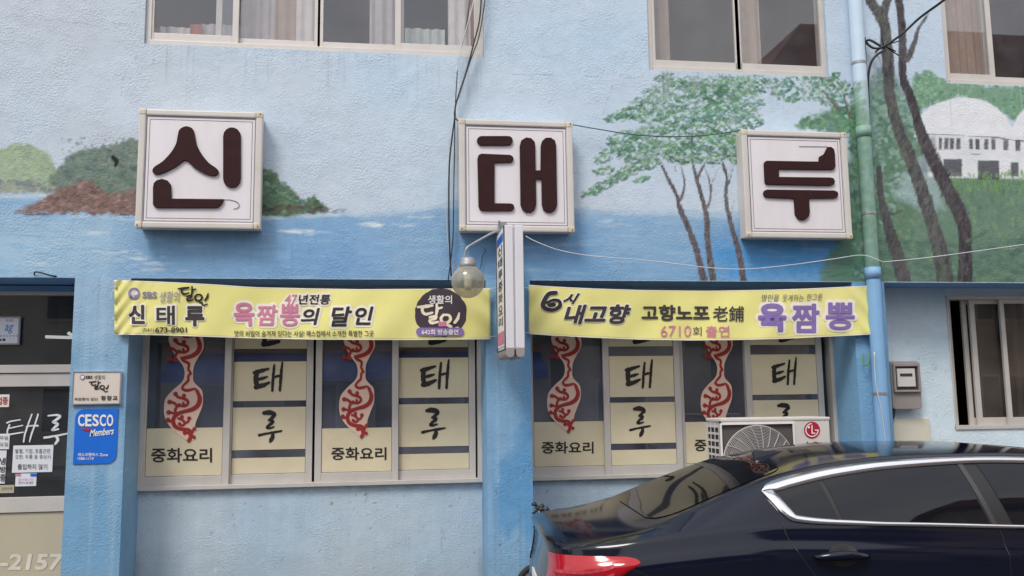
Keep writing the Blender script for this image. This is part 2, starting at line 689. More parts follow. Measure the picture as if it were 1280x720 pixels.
def paint_wall():
    global canvas
    zz = (np.arange(CH) * CS + CZ0)[:, None]
    xx = (np.arange(CW) * CS + CX0)[None, :]
    # sky wash: greyer on the left, clearer blue in the middle, pale towards the painted horizon
    left, mid, pale = C(187, 198, 209), C(188, 205, 221), C(200, 208, 219)
    f = np.clip((xx + 2.4) / 2.6, 0, 1)[..., None]
    base = left * (1 - f) + mid * f + 0 * zz[..., None]
    g = np.clip(1 - np.abs(zz - 3.25) / 0.5, 0, 1)[..., None] * 0.55 * np.clip(N1[..., None] * 2.2 - 0.4, 0, 1)
    base = base * (1 - g) + pale * g
    g = np.clip((N1 - 0.45) * 2.2, 0, 0.5)[..., None]
    canvas = base * (1 - g) + C(190, 206, 221) * g
    # soft clouds
    for (x, y, r) in ((420, 130, 60), (350, 100, 40), (250, 110, 45), (740, 230, 50), (500, 200, 60), (640, 100, 40), (130, 120, 60)):
        dab(x, y, r, C(199, 209, 220), 0.35, 1.6, 0.1, 0.8)
    for (x, y, r) in ((480, 100, 50), (340, 40, 40), (700, 60, 60), (560, 240, 40), (780, 50, 50)):
        dab(x, y, r, C(172, 202, 224), 0.4, 1.6, 0.1, 0.8)
    # the sea
    sea = [(-500, 240), (30, 241), (75, 244), (165, 262), (330, 268), (400, 266), (440, 268), (470, 266), (510, 264), (545, 257), (575, 252),
           (716, 262), (745, 262), (790, 268), (850, 264), (900, 266), (960, 268), (1090, 290), (1090, 380), (-500, 380)]
    poly(sea, C(136, 171, 203), 1, 3, 4)
    poly([(-500, 262), (170, 268), (180, 300), (60, 345), (-500, 345)], C(164, 192, 213), 0.9, 8, 30)
    poly([(-500, 300), (330, 300), (330, 360), (-500, 360)], C(158, 190, 213), 0.6, 8, 30)
    poly([(165, 288), (430, 284), (480, 330), (440, 372), (190, 372), (150, 330)], C(114, 158, 200), 0.7, 10, 34)
    poly([(560, 290), (740, 286), (760, 372), (560, 372)], C(104, 150, 194), 0.7, 8, 26)
    poly([(880, 295), (1075, 292), (1085, 345), (1040, 360), (880, 355)], C(78, 148, 206), 0.9, 10, 26)
    poly([(700, 330), (900, 330), (900, 372), (700, 372)], C(118, 162, 200), 0.6, 8, 26)
    for i in range(520):
        x, y = random.uniform(-10, 1040), random.uniform(262, 350)
        c = random.choice([C(150, 188, 216), C(110, 162, 204), C(130, 176, 212), C(102, 154, 200), C(168, 198, 218)])
        dab(x, y, random.uniform(1.2, 3.2), c, random.uniform(0.08, 0.3), random.uniform(5, 14), random.uniform(-0.06, 0.06), 1.2)
    for k in range(300):
        x = random.uniform(-40, 1000)
        dab(x, np.interp(x, [-40, 75, 165, 470, 575, 716, 1000], [244, 246, 264, 268, 255, 263, 272]) + random.gauss(0, 3), random.uniform(2, 6), C(182, 200, 215), random.uniform(.1, .3), random.uniform(3, 8), random.uniform(-.05, .05), 1.0)
    # ripple lights and foam
    for (x, y, ln, a) in ((380, 290, 45, .8), (365, 289, 25, .8), (460, 280, 24, .8), (470, 281, 12, .9), (395, 267, 35, .7), (345, 273, 32, .6), (505, 282, 20, .45),
                          (150, 316, 42, .75), (175, 323, 46, .75), (195, 330, 30, .7), (120, 292, 26, .5), (45, 330, 34, .35), (195, 338, 44, .5), (100, 270, 60, .5),
                          (150, 273, 40, .5), (768, 282, 30, .35), (760, 276, 18, .35), (530, 271, 40, .35), (840, 292, 40, .3), (600, 272, 40, .4), (20, 246, 60, .35), (690, 306, 36, .2)):
        for k in range(16):
            dab(x + random.gauss(0, ln / 3), y + random.gauss(0, 1.6), random.uniform(0.8, 1.8), C(214, 224, 230), a * random.uniform(.18, .45), random.uniform(3, 8), random.uniform(-.06, .06), 1.5)
    # paint runs under the first sign
    for k in range(60):
        x = random.uniform(165, 430)
        y = random.uniform(290, 325)
        dab(x, y, random.uniform(1, 2.4), random.choice([C(84, 140, 192), C(130, 172, 190), C(150, 180, 186), C(92, 152, 204)]), random.uniform(.12, .3), random.uniform(5, 12), PI / 2, 1.0)
    # far pale island
    hill = [(-500, 240), (-120, 236), (-60, 200), (0, 186), (20, 180), (40, 182), (58, 192), (72, 212), (78, 240), (-60, 240)]
    poly(hill, C(154, 174, 146), 0.9, 3, 3)
    scatter(hill, 420, [C(158, 178, 142), C(142, 162, 134), C(150, 164, 132), C(174, 190, 160), C(142, 156, 142)], (1.5, 4), (.3, .65), (1, 1.6))
    scatter([(-60, 226), (60, 224), (78, 240), (-60, 242)], 120, [C(120, 128, 142), C(140, 148, 156), C(150, 150, 140), C(108, 116, 124)], (1.5, 3), (.4, .7), (1, 3), (-.1, .1))
    # wooded rocky headland
    wood = [(60, 226), (76, 206), (98, 190), (120, 186), (150, 178), (166, 174), (240, 190), (240, 268), (120, 262), (80, 246)]
    poly(wood, C(112, 130, 122), 1, 3, 2.5)
    scatter(wood, 900, [C(118, 138, 126), C(98, 116, 112), C(130, 146, 128), C(90, 104, 106), C(124, 132, 124), C(106, 128, 104)], (1.3, 3.6), (.35, .75), (1, 1.8))
    for i in range(60):
        dab(random.uniform(76, 168), 0 + random.choice([0]) + np.interp(random.uniform(76, 168), [76, 98, 120, 150, 168], [206, 190, 186, 178, 173]), random.uniform(1.2, 2.6), C(122, 140, 132), .5)
    rock = [(20, 266), (48, 254), (66, 240), (92, 232), (112, 226), (138, 244), (168, 236), (230, 240), (230, 268), (90, 267)]
    poly(rock, C(128, 104, 100), 0.92, 3, 3)
    scatter(rock, 620, [C(136, 108, 104), C(112, 88, 86), C(150, 122, 114), C(120, 100, 90), C(100, 80, 80), C(160, 138, 126)], (1.0, 2.8), (.35, .75), (1, 2.4), (-.5, .3))
    scatter([(20, 267), (230, 267), (230, 270), (20, 269)], 40, [C(96, 80, 84)], (1, 1.6), (.4, .7), (2, 5), (0, 0.05))
    # dark bush right of the first sign
    bush = [(250, 200), (300, 200), (333, 212), (348, 220), (362, 234), (376, 250), (392, 246), (404, 254), (412, 264), (370, 269), (250, 269)]
    poly(bush, C(92, 120, 100), 1, 3, 2.5)
    scatter(bush, 520, [C(74, 104, 86), C(110, 140, 110), C(130, 158, 134), C(66, 92, 72), C(100, 126, 86), C(88, 118, 104)], (1.2, 3.2), (.4, .8), (1, 1.7))
    scatter([(300, 256), (400, 256), (418, 266), (300, 270)], 130, [C(84, 76, 72), C(100, 90, 78), C(74, 70, 66)], (1, 2.4), (.4, .8), (1, 3), (-.1, .1))
    scatter([(400, 260), (440, 262), (440, 266), (400, 266)], 20, [C(130, 126, 130)], (.8, 1.4), (.3, .6), (2, 4), (-.05, .05))

    # ---- the tree trio
    trunk_c = [C(104, 96, 98), C(84, 78, 82), C(128, 120, 120), C(70, 64, 68)]
    brush([(827, 208), (836, 226), (846, 246), (850, 262), (862, 290), (872, 320), (884, 372)], [3, 4, 5, 6.5, 7, 8, 10], trunk_c)
    brush([(851, 210), (855, 226), (854, 240), (849, 252)], [2, 2.5, 3, 4], trunk_c, alpha=.6)
    brush([(864, 170), (865, 200), (870, 222), (876, 244), (882, 266), (884, 300), (888, 330), (894, 372)], [2.5, 3.5, 4.5, 5.5, 6.5, 7.5, 8.5, 10], trunk_c)
    brush([(881, 204), (876, 214), (871, 224)], [2, 2.5, 3], trunk_c)
    brush([(880, 208), (886, 226), (888, 242), (885, 260)], [1.5, 2.5, 3, 3.5], trunk_c, alpha=.6)
    brush([(897, 212), (891, 226), (888, 236)], [1.2, 1.8, 2.4], trunk_c, alpha=.5)
    brush([(903, 204), (908, 222), (907, 240), (909, 262), (916, 290), (924, 320), (932, 372)], [4, 4, 4.5, 5.5, 6.5, 7.5, 9], trunk_c)
    brush([(917, 208), (913, 222), (909, 232)], [1.5, 2, 2.5], trunk_c, alpha=.6)
    brush([(918, 250), (913, 268)], [1, 1.6], trunk_c, alpha=.5)
    greens = [C(82, 136, 106), C(68, 122, 100), C(96, 146, 116), C(86, 132, 88), C(58, 112, 94), C(112, 160, 136), C(98, 138, 92), C(74, 136, 116)]
    light = [C(176, 202, 186), C(160, 192, 170), C(190, 206, 200)]
    dark = [C(54, 90, 80), C(60, 98, 76), C(70, 106, 74)]
    sprays = [  # each a leaning clump of leaves: centre, half length, half height, tilt
        (833, 100, 16, 9, -.1), (822, 112, 20, 7, -.25), (806, 128, 26, 8, -.3), (788, 143, 34, 8, -.22), (770, 146, 14, 4, -.2), (850, 112, 22, 12, .1), (866, 104, 20, 8, .1),
        (836, 130, 24, 12, 0), (815, 145, 24, 10, -.2), (848, 150, 28, 12, .1), (880, 120, 26, 16, 0), (900, 112, 28, 18, 0), (920, 110, 28, 15, .1), (944, 106, 22, 12, .1),
        (930, 128, 26, 14, 0), (905, 140, 30, 16, 0), (876, 145, 26, 14, 0), (858, 165, 40, 10, 0), (820, 165, 40, 8, -.1), (780, 172, 22, 8, -.1), (765, 178, 10, 5, 0),
        (800, 182, 32, 9, -.1), (772, 190, 24, 8, -.2), (752, 200, 10, 5, -.3), (756, 214, 14, 4.5, -.2), (800, 196, 26, 8, -.1), (830, 186, 30, 12, 0), (850, 190, 26, 13, 0),
        (790, 212, 20, 7, -.25), (772, 222, 20, 6, -.3), (752, 234, 18, 6, -.3), (738, 242, 12, 4, -.3), (875, 178, 24, 14, 0), (898, 182, 24, 16, 0), (918, 180, 22, 18, .1),
        (910, 160, 26, 12, 0), (936, 150, 20, 12, .1), (862, 200, 16, 7, 0), (890, 200, 14, 6, 0), (925, 200, 14, 8, 0), (812, 206, 14, 6, -.2), (700 + 102, 225, 10, 4, -.3)]
    for (cx, cy, a, b, t) in sprays:
        n = int(a * b * 0.38) + 16
        g0 = np.array(random.choice(greens))
        for k in range(n):
            rr, th = math.sqrt(random.random()), random.uniform(0, 2 * PI)
            u, v = a * rr * math.cos(th), b * rr * math.sin(th)
            x, y = cx + u * math.cos(t) - v * math.sin(t), cy + u * math.sin(t) + v * math.cos(t)
            q = random.random()
            if q > .85:
                c = random.choice(light)
            elif v > .25 * b or q < .18:
                c = np.array(random.choice(dark)) * .7 + g0 * .3
            elif v < -.35 * b:
                c = g0 * .5 + np.array(C(140, 174, 132)) * .5
            else:
                c = np.array(random.choice(greens)) * .5 + np.array(g0) * .5
            dab(x, y, random.uniform(.8, 2.0), c, random.uniform(.4, .8), random.uniform(1.6, 3.4), t + random.uniform(-.9, .9), 2.2)
    scatter([(870, 92), (952, 96), (952, 150), (870, 150)], 160, light + greens, (1.2, 2.4), (.3, .6), (1, 2), (-1, 1))
    for k in range(26):   # twigs among the leaves
        x, y = random.uniform(810, 930), random.uniform(150, 208)
        brush([(x, y), (x + random.uniform(-6, 6), y + random.uniform(6, 14))], [1.1, 1.6], trunk_c, alpha=.5)

    # ---- the big trees, green bank and domed house on the right
    poly([(1084, 104), (1098, 92), (1110, 92), (1140, 120), (1150, 170), (1160, 250), (1110, 352), (1060, 352), (1070, 180)], C(96, 132, 116), .85, 6, 10)
    poly([(1100, 150), (1150, 160), (1180, 220), (1300, 222), (1500, 222), (1500, 372), (1020, 372), (1030, 330), (1090, 250)], C(96, 126, 104), .95, 5, 6)
    scatter([(1110, 225), (1500, 222), (1500, 360), (1080, 360)], 1500, [C(104, 134, 106), C(92, 122, 100), C(116, 144, 110), C(84, 114, 102), C(100, 128, 110), C(124, 150, 116)], (1.5, 4), (.25, .6), (1, 2.4), (.8, 2.2))
    scatter([(1180, 216), (1500, 216), (1500, 240), (1180, 240)], 420, [C(112, 146, 96), C(98, 136, 86), C(122, 152, 106)], (1.2, 2.6), (.4, .8), (1.4, 3), (1.2, 1.9))
    scatter([(1100, 300), (1500, 296), (1500, 360), (1080, 360)], 600, [C(78, 108, 96), C(72, 100, 92), C(86, 116, 100)], (2, 5), (.2, .5), (1.5, 4), (-.3, .3))
    scatter([(1090, 95), (1110, 95), (1150, 140), (1160, 230), (1090, 290)], 600, [C(84, 122, 104), C(100, 138, 112), C(76, 112, 98), C(134, 164, 146), C(150, 176, 168)], (1.6, 4), (.3, .7), (1, 2), (-1, 1))
    poly([(1142, 205), (1165, 195), (1180, 260), (1150, 262), (1116, 240)], C(168, 190, 196), .6, 4, 8)
    # hedge above the domes
    band = [(1142, 92), (1160, 88), (1176, 100), (1240, 108), (1500, 112), (1500, 150), (1290, 152), (1270, 150), (1230, 128), (1200, 122), (1160, 134), (1146, 150)]
    poly(band, C(112, 150, 124), .95, 4, 3)
    scatter(band, 600, [C(100, 142, 112), C(126, 162, 132), C(88, 130, 100), C(144, 176, 150), C(108, 146, 108)], (1.3, 3), (.4, .8), (1, 2), (-1, 1))
    scatter([(1136, 100), (1160, 90), (1180, 104), (1160, 130), (1140, 150)], 120, [C(150, 186, 160), C(128, 166, 136)], (1, 2.4), (.3, .7), (1, 2), (-1, 1))
    # white domed house
    def arch(cx, cy, rx, ry, a0=PI, a1=0):
        return [(cx + rx * math.cos(t), cy - ry * math.sin(t)) for t in np.linspace(a0, a1, 22)]
    white = C(222, 225, 229)
    poly(arch(1204, 172, 62, 50) + [(1266, 176), (1142, 172)], white, 1, .8, 1.5)
    poly(arch(1322, 176, 60, 54) + [(1382, 180), (1262, 176)], white, 1, .8, 1.5)
    poly(arch(1440, 180, 60, 50) + [(1500, 184), (1380, 180)], white, 1, .8, 1.5)
    poly([(1152, 168), (1500, 178), (1500, 226), (1160, 222)], C(216, 219, 223), 1, .8, 1.5)
    ink = [C(74, 76, 84), C(90, 92, 98), C(64, 66, 74)]
    brush([(1142, 168), (1180, 169), (1240, 172), (1300, 178), (1480, 186)], [2, 2, 2, 2, 2], ink, alpha=.8)
    for x0, x1, y0, y1 in ((1173, 1177, 173, 187), (1180, 1185, 173, 187), (1187, 1192, 173, 187), (1195, 1200, 173, 187), (1211, 1216, 174, 187), (1219, 1224, 174, 187), (1230, 1235, 174, 187),
                           (1239, 1244, 174, 187), (1254, 1260, 175, 188), (1269, 1275, 175, 189), (1282, 1288, 176, 189), (1300, 1306, 176, 189), (1179, 1202, 199, 221), (1222, 1249, 201, 225), (1263, 1273, 203, 221), (1288, 1310, 203, 224)):
        poly([(x0, y0), (x1, y0), (x1, y1), (x0, y1)], random.choice(ink), .9, .25, 1.0, .2)
        scatter([(x0, y0), (x1, y0), (x1, y1), (x0, y1)], 6, [C(110, 112, 118), C(60, 62, 70)], (.8, 1.8), (.3, .6))
    brush([(1214, 193), (1225, 193)], [1.6, 1.2], ink)
    poly([(1160, 172), (1168, 172), (1176, 220), (1150, 214)], C(126, 136, 148), .7, 1.5, 3)
    scatter([(1165, 214), (1500, 218), (1500, 226), (1165, 224)], 160, [C(122, 160, 104), C(104, 146, 92)], (1, 2.2), (.4, .8), (1.4, 3), (1.2, 1.9))
    # the leafy branch left of the drainpipe
    fol = [(950, 98), (1000, 96), (1048, 92), (1066, 110), (1070, 150), (1060, 165), (1040, 140), (1020, 125), (990, 128), (960, 120)]
    poly([(992, 158), (1010, 146), (1044, 136), (1070, 140), (1086, 352), (1050, 352), (1058, 300), (1060, 170)], C(92, 130, 112), .85, 5, 5)
    scatter([(992, 158), (1010, 146), (1044, 136), (1070, 130), (1084, 300), (1064, 300), (1062, 166)], 420, [C(98, 140, 92), C(76, 116, 92), C(112, 152, 104), C(88, 128, 108), C(70, 110, 96)], (1.4, 3.4), (.4, .8), (1, 2.2), (-.8, .4))
    scatter(fol, 420, greens + dark + light[:1], (1.2, 2.8), (.45, .85), (1.2, 2.4), (-1, 1))
    brush([(1030, 116), (1040, 128), (1050, 140)], [3, 4, 5], trunk_c, alpha=.5)
    brush([(1054, 118), (1058, 134), (1062, 150)], [3, 4, 5], trunk_c, alpha=.5)
    for k in range(90):
        x = random.uniform(1005, 1090)
        y = random.uniform(302, 352)
        if x > 1080 - (y - 300) * 1.5:
            dab(x, y, random.uniform(1.2, 2.4), random.choice([C(76, 122, 112), C(90, 136, 104), C(70, 112, 110), C(96, 140, 124)]), random.uniform(.4, .8), random.uniform(3, 7), random.uniform(-.15, .15), 1.6)
    scatter([(1062, 200), (1086, 200), (1096, 350), (1066, 350)], 160, [C(80, 116, 106), C(112, 144, 138), C(66, 100, 92), C(130, 160, 152)], (1.4, 3.4), (.3, .7), (1, 2.4), (.8, 2.2))
    # trunks
    tc2 = [C(88, 88, 90), C(72, 72, 76), C(110, 108, 106), C(60, 60, 64), C(94, 98, 92)]
    brush([(1050, -70), (1066, -40), (1082, -8), (1092, 8), (1104, 28), (1108, 60), (1110, 90), (1112, 120), (1122, 160), (1138, 200), (1156, 250), (1168, 290), (1176, 320), (1184, 372)],
          [3, 7, 11, 13, 15, 16, 16, 15, 15, 16, 17, 18, 20, 24], tc2)
    brush([(1120, -70), (1116, -40), (1112, -8), (1106, 10), (1104, 28)], [3, 7, 10, 11, 13], tc2)
    brush([(1126, -90), (1122, -50), (1122, -8), (1126, 20), (1128, 60), (1128, 96), (1134, 112), (1144, 140), (1150, 164), (1164, 196), (1184, 236), (1204, 280), (1206, 320), (1206, 372)],
          [3, 7, 11, 10, 11, 11, 12, 12, 14, 16, 17, 18, 18, 20], [C(76, 72, 76), C(60, 56, 62), C(50, 46, 54), C(96, 92, 92)])
    brush([(1160, 18), (1148, 36), (1144, 50), (1138, 66), (1132, 76)], [2, 4, 6, 8, 8], tc2)
    brush([(1098, 210), (1100, 240), (1104, 262), (1112, 290), (1124, 330), (1134, 372)], [8, 9, 11, 14, 17, 19], [C(80, 78, 82), C(64, 64, 68), C(96, 92, 92), C(74, 82, 82)])
    brush([(1104, 262), (1116, 268), (1128, 262)], [5, 4, 2], tc2, alpha=.5)
    brush([(1208, 302), (1226, 294), (1236, 288)], [5, 4, 2], [C(90, 112, 92)], alpha=.5)
    brush([(1176, 372), (1180, 340), (1170, 300)], [8, 7, 3], [C(90, 100, 92)], alpha=.5)
    # paint gone thin, small cracks, stains
    for pts in ([(175, 66), (168, 76), (158, 88), (153, 104), (151, 130)], [(192, 68), (191, 82)], [(768, 92), (790, 98), (805, 95)], [(752, 150), (757, 130), (766, 106)], [(55, 26), (70, 25), (96, 29), (170, 30)],
                [(660, 62), (672, 70), (690, 72)], [(740, 55), (752, 55)], [(640, 93), (700, 94), (750, 96)]):
        brush(pts, [1.0] * len(pts), [C(128, 138, 148)], alpha=.6, jit=.8)
    brush([(140, 196), (145, 202), (143, 208)], [3, 5, 3], [C(34, 40, 38)], alpha=.9)
    for k in range(260):
        x, y = random.uniform(-20, 1300), random.uniform(0, 350)
        dab(x, y, random.uniform(.7, 1.5), C(120, 130, 140), random.uniform(.1, .4))
    # rain runs and dust below the upper window sills and on the bare plaster
    for (xa, xb, z0) in ((-2.0, .8, 4.54), (2.3, 3.98, 4.49), (5.16, 6.4, 4.47)):
        for k in range(70 if xa < 5 else 14):
            x, ln = random.uniform(xa, xb), random.uniform(.05, .35)
            dab((x, z0 - ln * .5), 0, random.uniform(.8, 2.2), random.choice([C(150, 160, 168), C(140, 146, 150), C(204, 212, 218)]), random.uniform(.08, .30), ln / .012, PI / 2, 1.0)
    for k in range(160):
        x, z = random.uniform(-3.4, 4.1), random.uniform(3.3, 5.4)
        dab((x, z), 0, random.uniform(3, 14), random.choice([C(176, 190, 202), C(198, 208, 216), C(168, 188, 206)]), random.uniform(.05, .16), random.uniform(1, 3), random.uniform(-.3, .3), 1.0)


def streaks(seed, nx=300, nz=5):
    g = np.random.default_rng(seed).random((nz + 2, nx + 2))
    yy, xx = np.linspace(0, nz, CH), np.linspace(0, nx, CW)
    y0, x0 = np.minimum(yy.astype(int), nz), np.minimum(xx.astype(int), nx)
    fy, fx = (yy - y0)[:, None], (xx - x0)[None]
    return (g[np.ix_(y0, x0)] * (1 - fx) + g[np.ix_(y0, x0 + 1)] * fx) * (1 - fy) + (g[np.ix_(y0 + 1, x0)] * (1 - fx) + g[np.ix_(y0 + 1, x0 + 1)] * fx) * fy


def paint_low():
    """the plain blue lower storey: pillars and the walls under the windows, weathered"""
    global canvas
    zz = (np.arange(CH) * CS + CZ0)[:, None] + 0 * N1
    xx = (np.arange(CW) * CS + CX0)[None, :] + 0 * N1
    low = zz < 2.592
    ST, ST2 = streaks(5), streaks(9, 900, 9)
    def mixin(mask, col, a):
        a = (np.clip(a, 0, 1) * mask)[..., None]
        return canvas * (1 - a) + np.asarray(col) * a
    canvas = mixin(low, C(114, 158, 192), 1 + 0 * N1)
    pil = lambda a, b: low & (xx > a - .03) & (xx < b + .03)
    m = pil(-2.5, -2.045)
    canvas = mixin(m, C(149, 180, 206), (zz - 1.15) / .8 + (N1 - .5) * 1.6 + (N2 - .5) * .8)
    m = pil(.797, 1.172)
    canvas = mixin(m, C(134, 174, 208), .75 + (N1 - .5) + 0 * zz)
    canvas = mixin(m, C(92, 148, 194), np.clip(1.3 - ((xx - 1.08) / .22) ** 2 - ((zz - .85) / .42) ** 2 + (N2 - .5) * 2.4, 0, .85))
    canvas = mixin(m, C(96, 152, 198), np.clip(.9 - np.abs(xx - 1.13) / .07 + (N2 - .5), 0, .5))
    m = pil(4.085, 4.39)
    canvas = mixin(m, C(122, 168, 206), .7 + (N1 - .5) * 1.5)
    for a, b in ((-2.045, .797), (1.172, 4.085)):
        m = low & (xx >= a) & (xx < b)
        canvas = mixin(m, C(170, 190, 206), 1 + 0 * N1)
        canvas = mixin(m, C(180, 195, 206), (N1 - .42) * 2)
        canvas = mixin(m, C(154, 182, 204), (.48 - N1) * 3 * (N2 + .3))
        canvas = mixin(m & (zz < .89), C(150, 168, 180), (ST - .6) * .7 * np.clip((zz - .1) / .7, 0, 1))
        canvas = mixin(m & (zz < .89), C(206, 213, 218), (ST2 - .66) * .6)
        canvas = mixin(m, C(142, 146, 146), (.52 - zz + (N2 - .5) * .5) * .8)
        canvas = mixin(m & (zz > .84) & (zz < .89), C(140, 150, 156), .25 + (N3 - .5))
    m = low & (xx >= 4.39)
    canvas = mixin(m, C(206, 222, 231), 1 + 0 * N1)
    canvas = mixin(m, C(190, 212, 226), (N1 - .45) * 3)
    canvas = mixin(m & (zz < 1.25), C(206, 213, 216), (ST - .5) * 1.5)
    # pillar grime: runs, scuffs, splash at the foot
    for a, b in ((-2.5, -2.045), (.797, 1.172), (4.085, 4.39)):
        m = pil(a, b)
        canvas = mixin(m, C(84, 118, 146), (ST2 - .62) * .9)
        canvas = mixin(m, C(168, 194, 212), (ST - .62) * 1.1)
        canvas = mixin(m, C(116, 132, 142), (.5 - zz + (N2 - .5) * .5) * .8)
    for k in range(900):
        x, z = random.uniform(-2.5, 5.3), random.uniform(.1, 2.5)
        dab((x, z), 0, random.uniform(.5, 1.4), random.choice([C(88, 100, 110), C(70, 80, 88), C(206, 212, 216), C(120, 134, 146)]), random.uniform(.15, .6), random.uniform(1, 1.6), random.uniform(0, 3))
    for k in range(9):   # chips where the paint has come off
        x, z = random.choice([random.uniform(-2.0, .78), random.uniform(-2.45, -2.06), random.uniform(.8, 1.16)]), random.uniform(.15, .85)
        for j in range(3):
            dab((x + random.gauss(0, .006), z + random.gauss(0, .006)), 0, random.uniform(.5, 1.3), random.choice([C(96, 104, 108), C(150, 152, 150)]), .7, random.uniform(1, 2), random.uniform(0, 3))
    for x, z in ((-.2, .86), (.45, .5), (-1.3, .7), (2.1, .84)):   # hair cracks
        for j in range(40):
            dab((x, z), 0, .7, C(110, 122, 132), .35)
            x += random.uniform(-.006, .007)
            z -= random.uniform(.002, .010)
    canvas *= (0.96 + 0.08 * N2)[..., None]


paint_wall()
paint_low()



def paint_at(x, z):
    j = np.clip(((np.asarray(x) - CX0) / CS).astype(int), 0, CW - 1)
    i = np.clip(((np.asarray(z) - CZ0) / CS).astype(int), 0, CH - 1)
    return canvas[i, j]


def set_paint(me, cols):
    a = me.color_attributes.new('paint', 'FLOAT_COLOR', 'POINT')
    c = np.ones((len(me.vertices), 4), np.float32)
    c[:, :3] = cols
    a.data.foreach_set('color', c.ravel())


# ------------------------------------------------------------------ materials
STUCCO = dict(rough=0.85, bump=0.6, bscale=64.0, bdist=0.012, spec=0.25)
M_mural = mat('mural_paint', (1, 1, 1), attr='paint', mott=.03, mscale=14, grime=.12, gscale=1.6, gcol=(.45, .47, .5), **STUCCO)
M_pipe = mat('pipe_paint', (1, 1, 1), attr='paint', mott=.04, rough=.6, bump=.1, bscale=60)
M_lowwall = mat('pale_blue_paint', lin(174, 194, 210), mott=.05, mscale=3, grime=.35, gscale=1.1, gcol=lin(188, 200, 208), **STUCCO)
M_pillar = mat('blue_paint', lin(106, 153, 190), mott=.07, mscale=3, grime=.6, gscale=.9, gcol=lin(148, 182, 208), **STUCCO)
M_stain = mat('deep_blue_paint', lin(100, 154, 200), mott=.06, mscale=5, grime=.6, gscale=4, gcol=lin(130, 178, 216), **STUCCO)
M_soffit = mat('soffit_paint', lin(112, 152, 196), mott=.1, mscale=4, rough=.85, bump=.3, bscale=60)
M_alu = mat('aged_aluminium', lin(198, 193, 188), rough=.45, metal=.15, mott=.04, mscale=5, grime=.2, gscale=7, gcol=lin(150, 138, 126))
M_alu_dk = mat('dark_grey_metal', lin(70, 66, 66), rough=.6, metal=.2)  # plain dark grey, backs the meter window
M_inside = mat('inside_plaster', lin(150, 140, 130), rough=.9, mott=.15, mscale=2)
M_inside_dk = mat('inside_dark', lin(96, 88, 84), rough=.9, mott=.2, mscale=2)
M_concrete = mat('concrete', lin(150, 148, 144), rough=.9, mott=.15, mscale=3, bump=.4, bscale=60, grime=.4, gscale=3)
M_asphalt = mat('asphalt', (0.05, 0.05, 0.052), rough=.92, mott=.25, mscale=30, bump=.6, bscale=160, grime=.3, gscale=.8, gcol=(.09, .088, .085))
M_glass = glass_mat('window_glass', (.62, .64, .68), .20, (.33, .35, .45), 1.85)  # bluish film colour imitates cool light in the room behind
M_glass_up = glass_mat('clear_glass', (.97, .97, .975), .07, (.34, .35, .38), 1.7)
M_glass_side = glass_mat('side_glass', (.52, .47, .42), .22, (.27, .23, .20), 1.6)  # brown film colour stands in for the dim room behind
M_glass_dk = glass_mat('door_glass', (.42, .43, .44), .10, (.27, .28, .31), 1.7)
M_cream = mat('cream_film', lin(214, 203, 173), rough=.5, mott=.05, mscale=4, grime=.3, gscale=3, gcol=lin(192, 178, 144))
M_pink = mat('pale_pink_film', lin(232, 200, 182), rough=.5, mott=.04)
M_red = mat('dark_red_film', lin(160, 44, 40), rough=.5, mott=.08)
M_black = mat('black_ink', lin(34, 28, 30), rough=.5, mott=.1)
M_ink = mat('dark_print', lin(56, 50, 52), rough=.6, mott=.1)
M_white = mat('white_print', lin(232, 228, 224), rough=.55, mott=.03)
M_paper = mat('paper', lin(218, 220, 226), rough=.7, mott=.04)
M_signface = mat('sign_acrylic', lin(222, 217, 221), rough=.4, mott=.03, mscale=2, grime=.35, gscale=3, gcol=lin(200, 190, 176), stretch=(2.5, 2.5, .5))
M_signframe = mat('sign_frame_plastic', lin(202, 197, 192), rough=.45, mott=.04, mscale=3, grime=.3, gscale=4, gcol=lin(178, 160, 134))
M_letter = mat('brown_letter', lin(50, 24, 26), rough=.7, mott=.12, mscale=12, spec=.2)
M_line = mat('grey_line', lin(110, 104, 112), rough=.5)
M_rust = mat('rust', lin(116, 96, 84), rough=.8, mott=.3, mscale=20)
M_cloth = mat('yellow_cloth', lin(229, 223, 140), rough=.75, mott=.05, mscale=3, grime=.5, gscale=1.6, gcol=lin(238, 232, 182), bump=.15, bscale=300, bdist=.002)
M_halo = mat('pale_print', lin(238, 232, 216), rough=.7, mott=.03)
M_pinkp = mat('pink_print', lin(202, 124, 152), rough=.7, mott=.06)
M_purple = mat('purple_print', lin(132, 110, 172), rough=.7, mott=.05)
M_lilac = mat('lilac_print', lin(134, 126, 160), rough=.7, mott=.05)
M_plum = mat('plum_print', lin(62, 52, 62), rough=.7, mott=.06)
M_cable = mat('black_rubber', lin(34, 34, 38), rough=.5)
M_cable_w = mat('white_cable', lin(196, 200, 206), rough=.5)
M_cable_g = mat('green_cable', lin(52, 84, 78), rough=.5)
M_steel = mat('grey_steel', lin(150, 152, 156), rough=.4, metal=.5, mott=.12, mscale=12)
M_plastic = mat('aged_plastic', lin(206, 202, 198), rough=.5, mott=.05, mscale=6, grime=.2, gscale=6, gcol=lin(170, 164, 156))
M_meter = mat('meter_plastic', lin(150, 142, 138), rough=.5, mott=.07)
M_blue_sign = mat('royal_blue', lin(20, 104, 206), rough=.4, mott=.05)
M_beige = mat('beige_panel', lin(178, 170, 148), rough=.6, mott=.06, mscale=3, grime=.3, gscale=3, gcol=lin(160, 150, 126))


